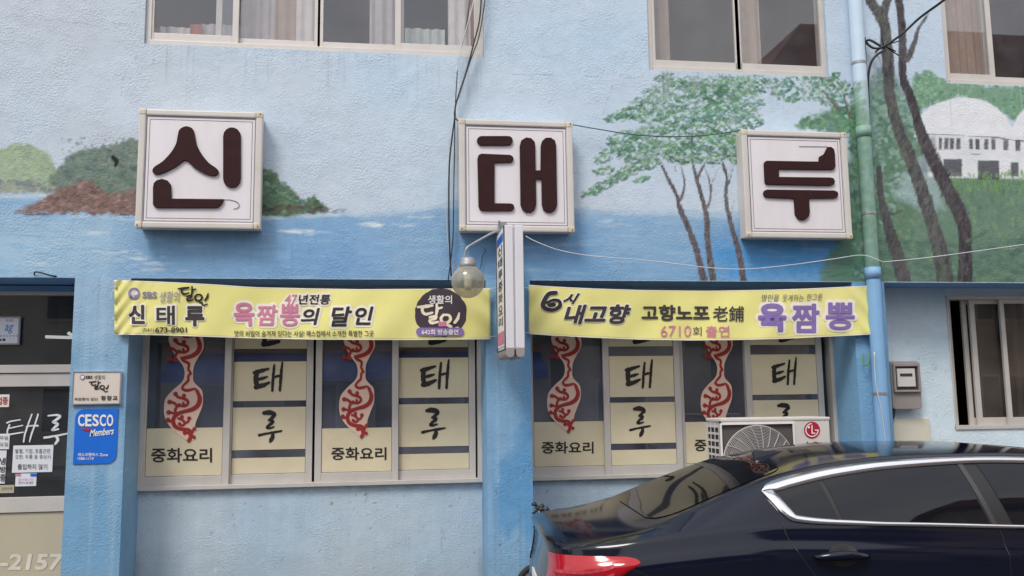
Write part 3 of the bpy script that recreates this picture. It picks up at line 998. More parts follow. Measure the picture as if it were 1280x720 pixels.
# ------------------------------------------------------------------ ground
def ground():
    mb = MB()
    mb.add([(-80, -80, -.08), (80, -80, -.08), (80, 80, -.08), (-80, 80, -.08)], [(0, 1, 2, 3)])
    tag(mb.build('road', M_asphalt), kind='structure')
    mb = MB()
    mb.box(-30, 30, 6.45, 7.9, -.3, .02)
    tag(mb.build('pavement', M_concrete, bevel=.015), kind='structure')


ground()

# ------------------------------------------------------------------ the building
B = empty('restaurant_building', (1.2, 7.3, 0), 'two storey blue restaurant building with a painted seaside mural on its front wall', 'building')
ZL = 2.59        # underside of the upper wall
BAYS = {'A': (-2.045, 0.797), 'B': (1.172, 4.085)}
YA = 7.72        # window plane of the recessed bays
UPW = [(-2.02, 0.80, 4.545, 6.1), (2.28, 3.985, 4.49, 6.1), (5.155, 7.4, 4.475, 6.1)]


def mural_wall():
    xs = list(np.arange(-3.6, 6.45, 0.0085))
    zs = list(np.arange(ZL, 5.45, 0.0085))
    for a, b, c, d in UPW:
        for e in (a, b):
            if -3.6 < e < 6.45:
                i = int(np.argmin(np.abs(np.array(xs) - e)))
                xs[i] = e
        j = int(np.argmin(np.abs(np.array(zs) - c)))
    xs = np.array([-8, -6] + xs + [7.4, 9.5])
    zs = np.array(sorted(set(zs) | {4.545, 4.49, 4.475} | {6.1, 7.1}))
    keep = [0]
    for i in range(1, len(zs)):
        if zs[i] - zs[keep[-1]] > 1e-4:
            keep.append(i)
    zs = zs[keep]
    nx, nz = len(xs), len(zs)
    X, Z = np.meshgrid(xs, zs)
    n1 = X * 0 + YW
    co = np.stack([X, n1, Z], -1).reshape(-1, 3)
    cx, cz = (xs[:-1] + xs[1:]) / 2, (zs[:-1] + zs[1:]) / 2
    ok = np.ones((nz - 1, nx - 1), bool)
    for a, b, c, d in UPW:
        ok &= ~(((cx > a) & (cx < b))[None, :] & ((cz > c) & (cz < d))[:, None])
    ii, jj = np.nonzero(ok)
    k = ii * nx + jj
    F = np.stack([k, k + 1, k + nx + 1, k + nx], -1)
    used = np.zeros(len(co), bool)
    used[F.ravel()] = True
    remap = np.cumsum(used) - 1
    co, F = co[used], remap[F]
    me = bpy.data.meshes.new('wall')
    me.vertices.add(len(co))
    me.vertices.foreach_set('co', co.ravel())
    me.loops.add(F.size)
    me.loops.foreach_set('vertex_index', F.ravel().astype(np.int32))
    me.polygons.add(len(F))
    me.polygons.foreach_set('loop_start', np.arange(0, F.size, 4, dtype=np.int32))
    me.polygons.foreach_set('loop_total', np.full(len(F), 4, np.int32))
    me.update()
    me.validate()
    set_paint(me, paint_at(co[:, 0], co[:, 2]))
    link('wall', me, M_mural, B)
    # reveals round the upper windows
    mb = MB()
    for a, b, c, d in UPW:
        mb.box(a - .15, a, YW + .001, YW + .2, c - .15, d)
        mb.box(b, b + .15, YW + .001, YW + .2, c - .15, d)
        mb.box(a, b, YW + .001, YW + .2, c - .15, c)
        mb.box(a - .15, b + .15, YW + .001, YW + .2, d, d + .15)
    mb.build('window_reveal', M_lowwall, B)


mural_wall()


def painted_box(name, x0, x1, y0, y1, z0, z1, cell=.014, sides=True):
    nx, ny, nz = max(2, int((x1 - x0) / cell)), max(2, int(min(y1 - y0, .5) / .05)), int((z1 - z0) / cell)
    vs, fs, cols = [], [], []
    def grid(f, n):
        k = len(vs)
        for i in range(n + 1):
            for j in range(nz + 1):
                p, cx_ = f(i / n, z0 + (z1 - z0) * j / nz)
                vs.append(p)
                cols.append((cx_, p[2]))
        for i in range(n):
            for j in range(nz):
                a = k + i * (nz + 1) + j
                fs.append((a, a + 1, a + nz + 2, a + nz + 1))
    grid(lambda t, z: ((x0 + (x1 - x0) * t, y0, z), min(max(x0 + (x1 - x0) * t, x0 + .01), x1 - .01)), nx)
    if sides:
        w = x1 - x0
        grid(lambda t, z: ((x0, y1 + (y0 - y1) * t, z), x0 + .01 + .3 * w * (1 - t)), ny)
        grid(lambda t, z: ((x1, y0 + (y1 - y0) * t, z), x1 - .01 - .3 * w * t), ny)
    me = MB().add(vs, fs).mesh(name)
    c = np.array(cols)
    set_paint(me, paint_at(c[:, 0], c[:, 1]))
    return link(name, me, M_mural, B)


def shell():
    mb = MB()
    mb.box(-8, 9.5, YW + .002, 8.6, ZL, ZL + .16)
    mb.build('lintel', M_soffit, B)
    # pillars, floor to lintel, flush with the wall above
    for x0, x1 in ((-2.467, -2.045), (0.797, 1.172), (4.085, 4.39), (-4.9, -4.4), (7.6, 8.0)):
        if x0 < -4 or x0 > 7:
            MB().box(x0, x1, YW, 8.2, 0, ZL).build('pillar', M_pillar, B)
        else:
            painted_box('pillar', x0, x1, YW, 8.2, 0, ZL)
    # walls under and over the windows
    for x0, x1 in BAYS.values():
        painted_box('lower_wall', x0, x1, YA + .03, YA + .2, 0, .885, sides=False)
        MB().box(x0, x1, YA + .03, YA + .2, 2.45, ZL).build('header_wall', M_lowwall, B)
    YC = 7.71
    M_side = mat('side_wall_paint', lin(206, 222, 231), mott=.05, mscale=3, grime=.3, gscale=1.1, gcol=lin(176, 200, 214), **STUCCO)
    painted_box('side_wall', 4.39, 5.26, YC, YC + .2, 0, ZL, sides=False)
    mb = MB()
    mb.box(5.26, 7.6, YC, YC + .2, 0, 1.255)
    mb.build('side_wall', M_side, B)
    MB().box(5.26, 7.6, YC, YC + .2, 2.52, ZL).build('header_wall', M_side, B)
    mb = MB()
    mb.box(-8, -4.9, YW + .3, 8.2, 0, ZL)
    mb.box(8.0, 9.5, YW + .3, 8.2, 0, ZL)
    mb.build('end_wall', M_pillar, B)
    # rooms behind the glass, roof and rear walls
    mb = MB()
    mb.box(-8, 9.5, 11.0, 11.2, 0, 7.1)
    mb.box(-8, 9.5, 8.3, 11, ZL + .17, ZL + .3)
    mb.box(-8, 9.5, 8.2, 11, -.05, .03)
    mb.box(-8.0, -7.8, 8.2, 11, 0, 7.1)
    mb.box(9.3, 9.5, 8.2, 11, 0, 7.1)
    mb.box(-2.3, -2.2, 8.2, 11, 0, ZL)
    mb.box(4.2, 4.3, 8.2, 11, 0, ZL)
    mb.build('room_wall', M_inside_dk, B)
    mb = MB()
    mb.box(-8.2, 9.7, YW - .1, 11.4, 7.1, 7.3)
    mb.build('roof', M_concrete, B)


shell()


def strip_outline(y):
    pass


VINE_L = [(203, 10), (215, 60), (245, 110), (275, 150), (283, 190), (270, 230), (225, 270), (190, 310), (180, 350), (182, 400), (200, 440), (240, 482), (290, 520)]
VINE_R = [(375, 10), (378, 60), (350, 110), (330, 150), (326, 190), (330, 230), (368, 270), (375, 310), (372, 350), (352, 400), (337, 440), (334, 482), (330, 520)]
VINE_S = [
    [(340, 268, 8), (352, 290, 12), (359, 318, 15), (348, 348, 15), (318, 368, 14), (280, 378, 12), (245, 392, 13), (226, 420, 13), (236, 452, 13), (270, 466, 12), (303, 468, 10), (318, 486, 10)],
    [(318, 486, 10), (326, 470, 9), (332, 464, 8)], [(318, 486, 9), (298, 484, 9), (284, 484, 8)], [(310, 490, 11), (312, 508, 12), (304, 522, 12)], [(316, 496, 9), (328, 504, 9)],
    [(268, 150 - 40, 10), (278, 124, 9), (304, 138, 9), (302, 166, 8), (312, 186, 9), (302, 200, 8), (300, 224, 9), (278, 246, 8), (272, 262, 9), (290, 272, 10), (318, 268, 9), (334, 264, 7), (352, 276, 6)],
    [(312, 186, 7), (320, 188, 4)],
    [(238, 290, 11), (252, 306, 9), (276, 312, 10), (296, 322, 10), (300, 338, 9), (282, 350, 9), (256, 346, 9)], [(276, 312, 9), (280, 298, 10)], [(282, 350, 8), (276, 334, 8)],
    [(208, 330, 11), (228, 334, 9), (244, 350, 9), (236, 372, 9), (244, 392, 8)], [(204, 382, 10), (220, 384, 8), (238, 392, 8)], [(200, 420, 10), (214, 426, 8), (228, 430, 8)],
    [(252, 412, 8), (272, 420, 8), (284, 436, 9), (272, 448, 8), (258, 440, 8)], [(284, 436, 8), (300, 428, 8), (306, 412, 8)], [(272, 420, 7), (270, 404, 8)]]
VINE_D = [(238, 290, 9), (280, 298, 8), (256, 346, 8), (208, 330, 9), (204, 382, 9), (200, 420, 9), (306, 412, 8), (270, 404, 7), (258, 440, 7), (332, 464, 7), (284, 484, 8), (304, 524, 7), (330, 506, 7), (240, 392 + 50, 0)]
VOFF = 268


def vine(win, sx, x0, sy, y0, Y):
    """the pale wavy strip with a red curling vine that runs down a pane"""
    def m(x, y):
        return (x0 + (x / 4.0 + 160 - 205) * sx, y0 + (y / 4.0) * sy)
    def t3(Yq):
        return lambda x, y: P(*m(x, y), Yq)
    f = t3(Y)
    l = [(270, -80), (262, -60), (225, -25)] + VINE_L
    r = [(322, -80), (330, -60), (362, -25)] + VINE_R
    lc, rc = catmull(l, 6), catmull(r, 6)
    mb = MB()
    vs = []
    for a, b in zip(lc, rc):
        vs += [f(*a), f(*b)]
    mb.add(vs, [(2 * i, 2 * i + 1, 2 * i + 3, 2 * i + 2) for i in range(len(lc) - 1)])
    mb.build('wavy_strip', M_pink, win)
    mb = MB()
    g = t3(Y - .003)
    for k, off in enumerate((0, -VOFF)):
        for k_, s in enumerate(VINE_S):
            if off and k_ == 0:
                s = s[:6]
            elif off and max(q[1] for q in s) > 395:
                continue
            ribbon(mb, [(a, b + off, w * 1.55) for a, b, w in s], g, 5)
        for a, b, w in VINE_D:
            if w and not (off and b > 395):
                ellipse_px(mb, a, b + off, w * 1.35, w * 1.35, g, 10)
    mb.build('vine_pattern', M_red, win)


def brush_tae(mb, x0, x1, y0, y1, f):
    w, h = x1 - x0, y1 - y0
    def q(*pts):
        ribbon(mb, [(x0 + a * w, y0 + b * h, c * w * 1.3) for a, b, c in pts], f, 6, .14)
    q((.02, .36, .09), (.2, .31, .11), (.5, .22, .06))
    q((.10, .34, .13), (.08, .6, .13), (.12, .84, .12))
    q((.12, .60, .07), (.3, .55, .09), (.46, .50, .05))
    q((.08, .86, .13), (.3, .80, .12), (.52, .70, .07))
    q((.70, .10, .06), (.66, .5, .08), (.63, .98, .07))
    q((.97, .0, .05), (.93, .4, .08), (.89, .97, .07))
    q((.68, .52, .06), (.80, .48, .07), (.92, .46, .06))


def brush_ru(mb, x0, x1, y0, y1, f):
    w, h = x1 - x0, y1 - y0
    def q(*pts):
        ribbon(mb, [(x0 + a * w, y0 + b * h, c * w * 1.3) for a, b, c in pts], f, 6, .14)
    q((.20, .06, .12), (.40, .04, .18), (.62, .07, .16), (.66, .14, .14), (.52, .24, .10), (.44, .29, .09))
    q((.46, .28, .09), (.58, .31, .12), (.58, .36, .12), (.42, .46, .10), (.36, .53, .10), (.50, .54, .08), (.66, .50, .05))
    q((.0, .77, .10), (.3, .72, .08), (.7, .67, .09), (1.0, .63, .06))
    q((.60, .70, .10), (.60, .82, .14), (.52, .93, .14), (.48, .99, .06))


def window_bay(key, stiles, ytop, panes, Y, frame_z, sash_front):
    """stiles: photo x of the upright pieces; panes: what is stuck on each pane"""
    x0, x1 = BAYS[key]
    z0, z1 = frame_z
    fr = MB()
    t = .035
    fr.box(x0, x0 + t, Y - .02, Y + .09, z0, z1)
    fr.box(x1 - t, x1, Y - .02, Y + .09, z0, z1)
    fr.box(x0 + t, x1 - t, Y - .02, Y + .09, z0, z0 + t)
    fr.box(x0 + t, x1 - t, Y - .02, Y + .09, z1 - t, z1)
    win = fr.build('window', M_alu, B, bevel=.004)
    xw = [P(px, 520, Y).x for px in stiles]
    for i in range(4):
        a, b = xw[2 * i], xw[2 * i + 1]
        yo = Y + (0.005 if sash_front[i] else .045)
        s = MB()
        wst = .055
        la, lb = a - wst, b + wst
        la, lb = max(la, x0 + .01), min(lb, x1 - .01)
        za, zb = z0 + t, z1 - t
        s.box(la, a, yo, yo + .035, za, zb)
        s.box(b, lb, yo, yo + .035, za, zb)
        s.box(a, b, yo, yo + .035, za, za + .075)
        s.box(a, b, yo, yo + .035, zb - .07, zb)
        s.build('sash', M_alu, win, bevel=.003)
        g = MB()
        g.box(a, b, yo + .014, yo + .018, za + .075, zb - .07)
        g.build('glass_pane', M_glass, win)
        kind, d = panes[i]
        yf = yo + .010
        zbot = za + .075
        if kind == 'vine':
            mb = MB()
            ztop = P(0.5 * (stiles[2 * i] + stiles[2 * i + 1]), d['film'], yf).z
            mb.box(a + .004, b - .004, yf, yf + .003, zbot + .004, ztop)
            mb.build('cream_film', M_cream, win)
            vine(win, d['sx'], d['x0'], d['sy'], d['y0'], yf - .004)
            mb = MB()
            text(mb, '중화요리', *d['txt'], on(yf - .003), bold=.02)
            mb.build('lettering', M_black, win)
        else:
            mb = MB()
            cxp = 0.5 * (stiles[2 * i] + stiles[2 * i + 1])
            for (ya, yb) in d['films']:
                zt = P(cxp, ya, yf).z if ya > 410 else z1 - t - .07
                zb_ = max(P(cxp, yb, yf).z, zbot + .004)
                if zt > zb_:
                    mb.box(a + .004, b - .004, yf, yf + .003, zb_, zt)
            mb.build('cream_film', M_cream, win)
            mb = MB()
            f = on(yf - .003)
            brush_tae(mb, *d['tae'], f)
            brush_ru(mb, *d['ru'], f)
            xs0, ys0 = d['tae'][0], d['films'][0][1]
            ww = d['tae'][1] - xs0
            ribbon(mb, [(xs0 + ww * .35, ys0 - 6, ww * .2), (xs0 + ww * .55, ys0 - 7, ww * .18), (xs0 + ww * .85, ys0 - 9, ww * .12)], f, 5, .1)
            ribbon(mb, [(xs0 + ww * .4, ys0 - 22, ww * .1), (xs0 + ww * .38, ys0 - 14, ww * .14), (xs0 + ww * .36, ys0 - 7, ww * .16)], f, 5, .1)
            ribbon(mb, [(xs0 + ww * .9, ys0 - 52, ww * .08), (xs0 + ww * .86, ys0 - 34, ww * .12), (xs0 + ww * .84, ys0 - 20, ww * .1)], f, 5, .1)
            ribbon(mb, [(xs0 + ww * .4, ys0 - 48, ww * .08), (xs0 + ww * .28, ys0 - 36, ww * .12), (xs0 + ww * .05, ys0 - 26, ww * .08)], f, 5, .1)
            ribbon(mb, [(xs0 + ww * .38, ys0 - 42, ww * .08), (xs0 + ww * .5, ys0 - 34, ww * .12), (xs0 + ww * .6, ys0 - 28, ww * .08)], f, 5, .1)
            mb.build('lettering', M_black, win)
    return win


fA2 = [(0, 436), (452, 501), (509, 562), (572, 600)]
fA4 = [(0, 434), (447, 497), (505, 558), (567, 600)]
fB2 = [(0, 433), (445, 496), (503, 554), (562, 600)]
fB4 = [(0, 431), (443, 493), (500, 552), (560, 600)]
window_bay('A', [183, 279, 289, 382, 402, 490, 498, 587], 0, [
    ('vine', dict(film=535, sx=1, x0=205, sy=1, y0=420, txt=(189, 265, 560, 578))),
    ('name', dict(films=fA2, tae=(317, 354, 453, 489), ru=(324, 352, 514, 553))),
    ('vine', dict(film=535, sx=.9, x0=424, sy=.97, y0=419, txt=(414, 483, 559, 575))),
    ('name', dict(films=fA4, tae=(526, 562, 450, 486), ru=(528, 556, 511, 549)))], YA, (.885, 2.45), (1, 0, 1, 0))
window_bay('B', [668, 757, 763, 845, 858, 935, 942, 1025], 0, [
    ('vine', dict(film=527, sx=.86, x0=684, sy=.92, y0=419, txt=(677, 742, 552, 567))),
    ('name', dict(films=fB2, tae=(782, 816, 450, 485), ru=(788, 813, 509, 546))),
    ('vine', dict(film=527, sx=.8, x0=876, sy=.92, y0=419, txt=(868, 930, 549, 564))),
    ('name', dict(films=fB4, tae=(965, 996, 447, 481), ru=(968, 994, 505, 541)))], YA, (.885, 2.45), (0, 1, 0, 1))


def upper_window(k, stiles, opening=None):
    a, b, c, d = UPW[k]
    Y = YW + .03
    t = .045
    fr = MB()
    fr.box(a, a + t, Y, Y + .10, c, d)
    fr.box(b - t, b, Y, Y + .10, c, d)
    fr.box(a + t, b - t, Y - .012, Y + .10, c, c + t)
    fr.box(a + t, b - t, Y, Y + .10, d - t, d)
    win = fr.build('window', M_alu, B, bevel=.004)
    for i, (p0, p1, front) in enumerate(stiles):
        x0, x1 = P(p0, 30, Y).x, P(p1, 30, Y).x
        yo = Y + (.012 if front else .055)
        s = MB()
        w = .05
        s.box(x0, x0 + w, yo, yo + .035, c + t, d - t)
        s.box(x1 - w, x1, yo, yo + .035, c + t, d - t)
        s.box(x0 + w, x1 - w, yo, yo + .035, c + t, c + t + .07)
        s.box(x0 + w, x1 - w, yo, yo + .035, d - t - .06, d - t)
        s.build('sash', M_alu, win, bevel=.003)
        g = MB()
        g.box(x0 + w, x1 - w, yo + .014, yo + .018, c + t + .07, d - t - .06)
        g.build('glass_pane', M_glass_up, win)


upper_window(0, [(184, 298, 1), (268, 400, 0), (396, 505, 0), (494, 600, 1)])
upper_window(1, [(812, 926, 1), (918, 1032, 1)])
upper_window(2, [(1178, 1240, 1), (1232, 1345, 0), (1340, 1500, 1)])


def side_window():
    Y = 7.71
    x0, x1, z0, z1 = 5.26, 7.6, 1.255, 2.52
    fr = MB()
    t = .035
    fr.box(x0, x0 + .012, Y - .01, Y + .14, z0, z1)
    fr.box(x1 - t, x1, Y - .01, Y + .14, z0, z1)
    fr.box(x0, x1 - t, Y - .015, Y + .14, z0 - .001, z0 + t)
    fr.box(x0, x1 - t, Y - .015, Y + .14, z1 - t, z1)
    win = fr.build('window', M_alu, B, bevel=.003)
    for (p0, p1, yo, w) in ((1207, 1262, .085, .045), (1217, 1275, .04, .05), (1255, 1400, .0, .045)):
        xa, xb = P(p0, 450, Y + yo).x, P(p1, 450, Y + yo).x
        xb = x1 - t if p1 == 1400 else min(xb, x1 - t)
        s = MB()
        ya = Y + yo
        s.box(xa, xa + w, ya, ya + .03, z0 + t, z1 - t)
        s.box(xb - w, xb, ya, ya + .03, z0 + t, z1 - t)
        s.box(xa + w, xb - w, ya, ya + .03, z0 + t, z0 + t + .07)
        s.box(xa + w, xb - w, ya, ya + .03, z1 - t - .04, z1 - t)
        s.build('sash', M_alu, win, bevel=.003)
        g = MB()
        g.box(xa + w, xb - w, ya + .012, ya + .016, z0 + t + .07, z1 - t - .04)
        g.build('glass_pane', M_glass_side, win)
    mb = MB()
    mb.tube([(x0 + .1, Y + .12, z0 + t), (x0 + .1, Y + .12, z1 - t)], .018)
    mb.build('window_bar', M_alu, win)


side_window()


def door_bay():
    Y = 7.74
    xa, xb = -4.4, -2.467
    z = lambda py, px=50: P(px, py, Y).z
    fr = MB()
    fr.box(xa, xb, Y, Y + .09, z(369), z(364))                   # thin head
    fr.box(xa, xb, Y - .02, Y + .09, z(466), z(456))             # transom bar, two steps
    fr.box(xa, xb, Y - .005, Y + .09, z(483), z(467))
    fr.box(xa, xa + .06, Y, Y + .09, z(456), z(369))
    d = fr.build('door', M_alu, B, bevel=.004)
    h = MB()
    h.box(xa, xb, Y - .02, Y + .1, z(364) + .001, ZL - .01)
    h.build('head_beam', M_soffit, d)
    g = MB()
    g.box(xa + .06, xb, Y + .03, Y + .036, z(456), z(369))
    g.box(xa + .06, xb, Y + .03, Y + .036, z(621), z(483))
    g.build('glass_pane', M_glass_dk, d)
    r = MB()
    r.box(xa, xb, Y + .005, Y + .06, z(640), z(621))
    r.build('door_rail', M_alu, d, bevel=.004)
    p = MB()
    p.box(xa, xb, Y + .02, Y + .05, 0.02, z(641))
    p.build('door_panel', M_beige, d)
    mb = MB()
    f = on(Y + .026)
    def dbl(pts):
        ribbon(mb, pts, f, 5, .15)
    k = 90 / 463.0
    def s(*pts):
        dbl([(a * k, 480 + b * k, c * k) for a, b, c in pts])
    s((45, 250, 10), (70, 240, 10), (130, 230, 8)); s((62, 262, 10), (48, 300, 10), (50, 325, 9)); s((62, 285, 8), (100, 276, 8), (146, 266, 7)); s((60, 325, 10), (100, 318, 10), (150, 310, 7))
    s((205, 195, 9), (185, 250, 11), (160, 325, 11), (152, 372, 9)); s((245, 195, 10), (225, 260, 11), (200, 330, 11), (190, 372, 7)); s((170, 275, 9), (205, 268, 9), (243, 268, 12))
    s((310, 205, 10), (350, 200, 12), (385, 205, 18), (360, 232, 16), (340, 245, 14), (370, 258, 18), (345, 285, 14), (335, 298, 12), (375, 290, 12)); s((285, 345, 14), (350, 335, 12), (438, 318, 10)); s((365, 340, 20), (372, 360, 18), (355, 385, 14))
    mb.build('chalky_lettering', M_paper, d)
    mb = MB()
    text(mb, '-2157', 0, 80, 692, 713, on(Y + .017), bold=.045, shear=.15)
    mb.build('painted_number', mat('number_paint', lin(206, 200, 186), rough=.6, mott=.1, mscale=10, grime=.6, gscale=9, gcol=lin(176, 168, 146)), d)


door_bay()

# things seen through or on the door
def paper(name, box, Y, m, label, cat, lines, group=None, ink=None, th=.003, fw=0):
    x0, x1, y0, y1 = box
    a, b = P(x0, y1, Y), P(x1, y0, Y)
    mb = MB()
    mb.box(a.x, b.x, Y - th, Y, a.z, b.z)
    o = mb.build(name, m)
    tag(o, label, cat, group)
    by = {}
    for body, bx, mm, kw in lines:
        by.setdefault(mm.name, (mm, MB()))
        text(by[mm.name][1], body, *bx, on(Y - th - .002), **kw)
    for mm, q in by.values():
        q.build('lettering', mm, o)
    return o


YD = 7.768
NG = 'notices stuck on the door'
paper('notice', (15, 67, 556, 591), YD, M_paper, 'large white notice with three lines of print on the dark door glass', 'notice',
      [('발열, 기침, 호흡곤란', (19, 63, 561, 567), M_ink, {}), ('오한, 두통 등 증상시', (19, 63, 568.5, 574), M_ink, {}), ('출입하지 않기', (22, 59, 580, 587), M_ink, dict(bold=.01))], NG)
o = paper('notice', (19, 46, 591.5, 608), YD, M_paper, 'small white card with red and blue corners just below the large notice', 'notice',
          [('감사합니다', (23, 42, 598, 601), M_pinkp, {}), ('안내문', (23, 42, 602, 605), M_ink, {})], NG)
mb = MB()
rect_px(mb, 19, 26, 592, 595, on(YD - .006))
mb.build('red_corner', M_pinkp, o)
mb = MB()
rect_px(mb, 38, 46, 592, 595.5, on(YD - .006))
mb.build('blue_corner', M_blue_sign, o)
paper('notice', (-14, 12, 493, 509), YD, M_white, 'white sticker with red characters at the top of the door glass', 'notice', [('영업중', (-11, 10, 496, 506), M_red, dict(bold=.03))], NG)
paper('notice', (-20, 12.5, 542, 562), YD, M_paper, 'white slip with two short lines of small print left of the large notice', 'notice', [('휴무일', (-6, 10, 545, 550), M_ink, {}), ('월요일', (-6, 10, 553, 558), M_ink, {})], NG)
paper('notice', (-20, 8.5, 563, 605), YD, M_paper, 'tall white sign with bold characters written downwards at the photo edge', 'notice',
      [('냉', (0, 7, 572, 581), M_black, dict(bold=.02)), ('방', (0, 7, 583, 591), M_black, dict(bold=.02)), ('중', (0, 7, 593, 602), M_black, dict(bold=.02))], NG)
paper('notice', (-20, 18, 606, 617), YD, M_beige, 'narrow tan label with a dark line at the bottom of the door glass', 'notice', [('금연구역', (2, 15, 609, 613), M_rust, {})], NG)
o = paper('plaque', (-24, 26.5, 396, 431), YD - .02, M_paper, 'silver framed plaque with blue script behind the glass above the door', 'plaque',
          [('ag', (6, 17, 406, 417), M_blue_sign, dict(shear=.3)), ('KBS', (8, 17, 399, 402), M_lilac, {}), ('o o o o o o o', (-4, 22, 418.5, 421), M_blue_sign, {}), ('◆♥', (-1, 7, 423, 427), M_ink, {})], th=.012)
mb = MB()
a, b = P(-24, 431, YD - .02), P(26.5, 396, YD - .02)
for q in ((a.x, b.x, a.z, a.z + .012), (a.x, b.x, b.z - .012, b.z), (a.x, a.x + .012, a.z + .012, b.z - .012), (b.x - .012, b.x, a.z + .012, b.z - .012)):
    mb.box(q[0], q[1], YD - .038, YD - .033, q[2], q[3])
mb.build('frame', M_steel, o)

M_tube = emit_mat('lit_tube', (1, .98, .95), 2.2)
for (p0, p1, Yd, lab) in (((57, 421), (91, 422), 9.6, 'long lit fluorescent tube seen level through the glass above the door'), ((85, 416), (97, 423), 9.2, 'short lit fluorescent tube slanting beside the pillar behind the door glass')):
    a, b = P(*p0, Yd), P(*p1, Yd)
    root = empty('ceiling_lamp', ((a + b) / 2 + Vector((0, 0, .05))), lab, 'lamp', 'lit tubes inside the restaurant')
    q = MB()
    q.tube([a, b], .016, 8)
    q.build('tube', M_tube, root, smooth=True)
    q = MB()
    q.tube([(a + b) / 2 + Vector((0, 0, .02)), Vector(((a.x + b.x) / 2, Yd, ZL + .18))], .008, 6)
    q.build('rod', M_steel, root)

# curtains and furniture glimpsed behind the upper windows
def curtain(p0, p1, ztop, zbot, Y, m, label):
    x0, x1 = P(p0, 30, Y).x, P(p1, 30, Y).x
    n = max(24, int((x1 - x0) / .008))
    vs, fs = [], []
    ph = random.uniform(0, 6)
    amp = .010 * min(1, (x1 - x0) / .3) + .004
    for i in range(n + 1):
        x = x0 + (x1 - x0) * i / n
        w = (x - x0) * 2 * PI / .085
        d = amp * math.sin(w + ph + .6 * math.sin(w * .37)) + amp * .4 * math.sin(w * .43 + 1)
        vs += [(x, Y + d, zbot), (x, Y + d * .7, ztop), (x, Y + d + .004, zbot), (x, Y + d * .7 + .004, ztop)]
    for i in range(n):
        k = 4 * i
        fs += [(k, k + 4, k + 5, k + 1), (k + 2, k + 3, k + 7, k + 6)]
    o = MB().add(vs, fs).build('curtain', m, smooth=True)
    return tag(o, label, 'curtain', 'curtains behind the upper windows')


M_cur = {n: mat('curtain_' + n, lin(*c), rough=.9, mott=.1, mscale=8) for n, c in
         dict(white=(216, 210, 208), grey=(188, 182, 182), brown=(166, 100, 76), green=(188, 198, 190), dark=(96, 92, 96), tan=(176, 156, 140)).items()}
curtain(186, 200, 4.78, 4.4, 7.52, M_cur['brown'], 'brown curtain strip at the left end of the long upper window')
curtain(200, 238, 4.80, 4.4, 7.54, M_cur['white'], 'low white curtain between two brown strips in the long upper window')
curtain(238, 253, 4.82, 4.4, 7.51, M_cur['brown'], 'orange brown curtain strip beside a pale curtain in the long upper window')
curtain(253, 300, 4.84, 4.4, 7.54, M_cur['grey'], 'short grey curtain next to the first mullion of the long upper window')
curtain(300, 345, 5.9, 4.4, 7.53, M_cur['grey'], 'tall grey curtain just right of the first mullion of the long upper window')
curtain(343, 372, 5.9, 4.4, 7.52, M_cur['tan'], 'tan curtain between a grey and a white one in the long upper window')
curtain(370, 399, 5.9, 4.4, 7.49, M_cur['white'], 'bright white curtain beside the dark opening of the long upper window')
curtain(462, 500, 5.9, 4.4, 7.53, M_cur['grey'], 'grey curtain right of the dark opening of the long upper window')
curtain(506, 556, 4.88, 4.4, 7.53, M_cur['green'], 'short pale green curtain in the right sash of the long upper window')
curtain(560, 590, 5.9, 4.4, 7.52, M_cur['white'], 'tall white curtain near the right end of the long upper window')
curtain(588, 600, 5.9, 4.4, 7.50, M_cur['brown'], 'dark brown curtain at the right end of the long upper window')
curtain(812, 836, 5.9, 4.4, 7.6, M_cur['tan'], 'thin tan curtain at the left edge of the middle upper window')
curtain(925, 950, 5.9, 4.4, 7.6, M_cur['tan'], 'tan curtain just right of the mullion of the middle upper window')
curtain(1176, 1238, 5.9, 4.4, 7.6, M_cur['tan'], 'tan curtain in the left sash of the right upper window')


o = MB()
for k in range(5):
    xq = 5.285 + k * .035
    o.tube([(xq, 8.02 + .01 * (k % 2), 1.25), (xq + .004, 8.0, 1.9), (xq, 8.02, 2.55)], .021, 8)
tag(o.build('curtain', M_cur['tan'], smooth=True), 'bunched brown curtain in the open end of the ground floor window on the right', 'curtain')

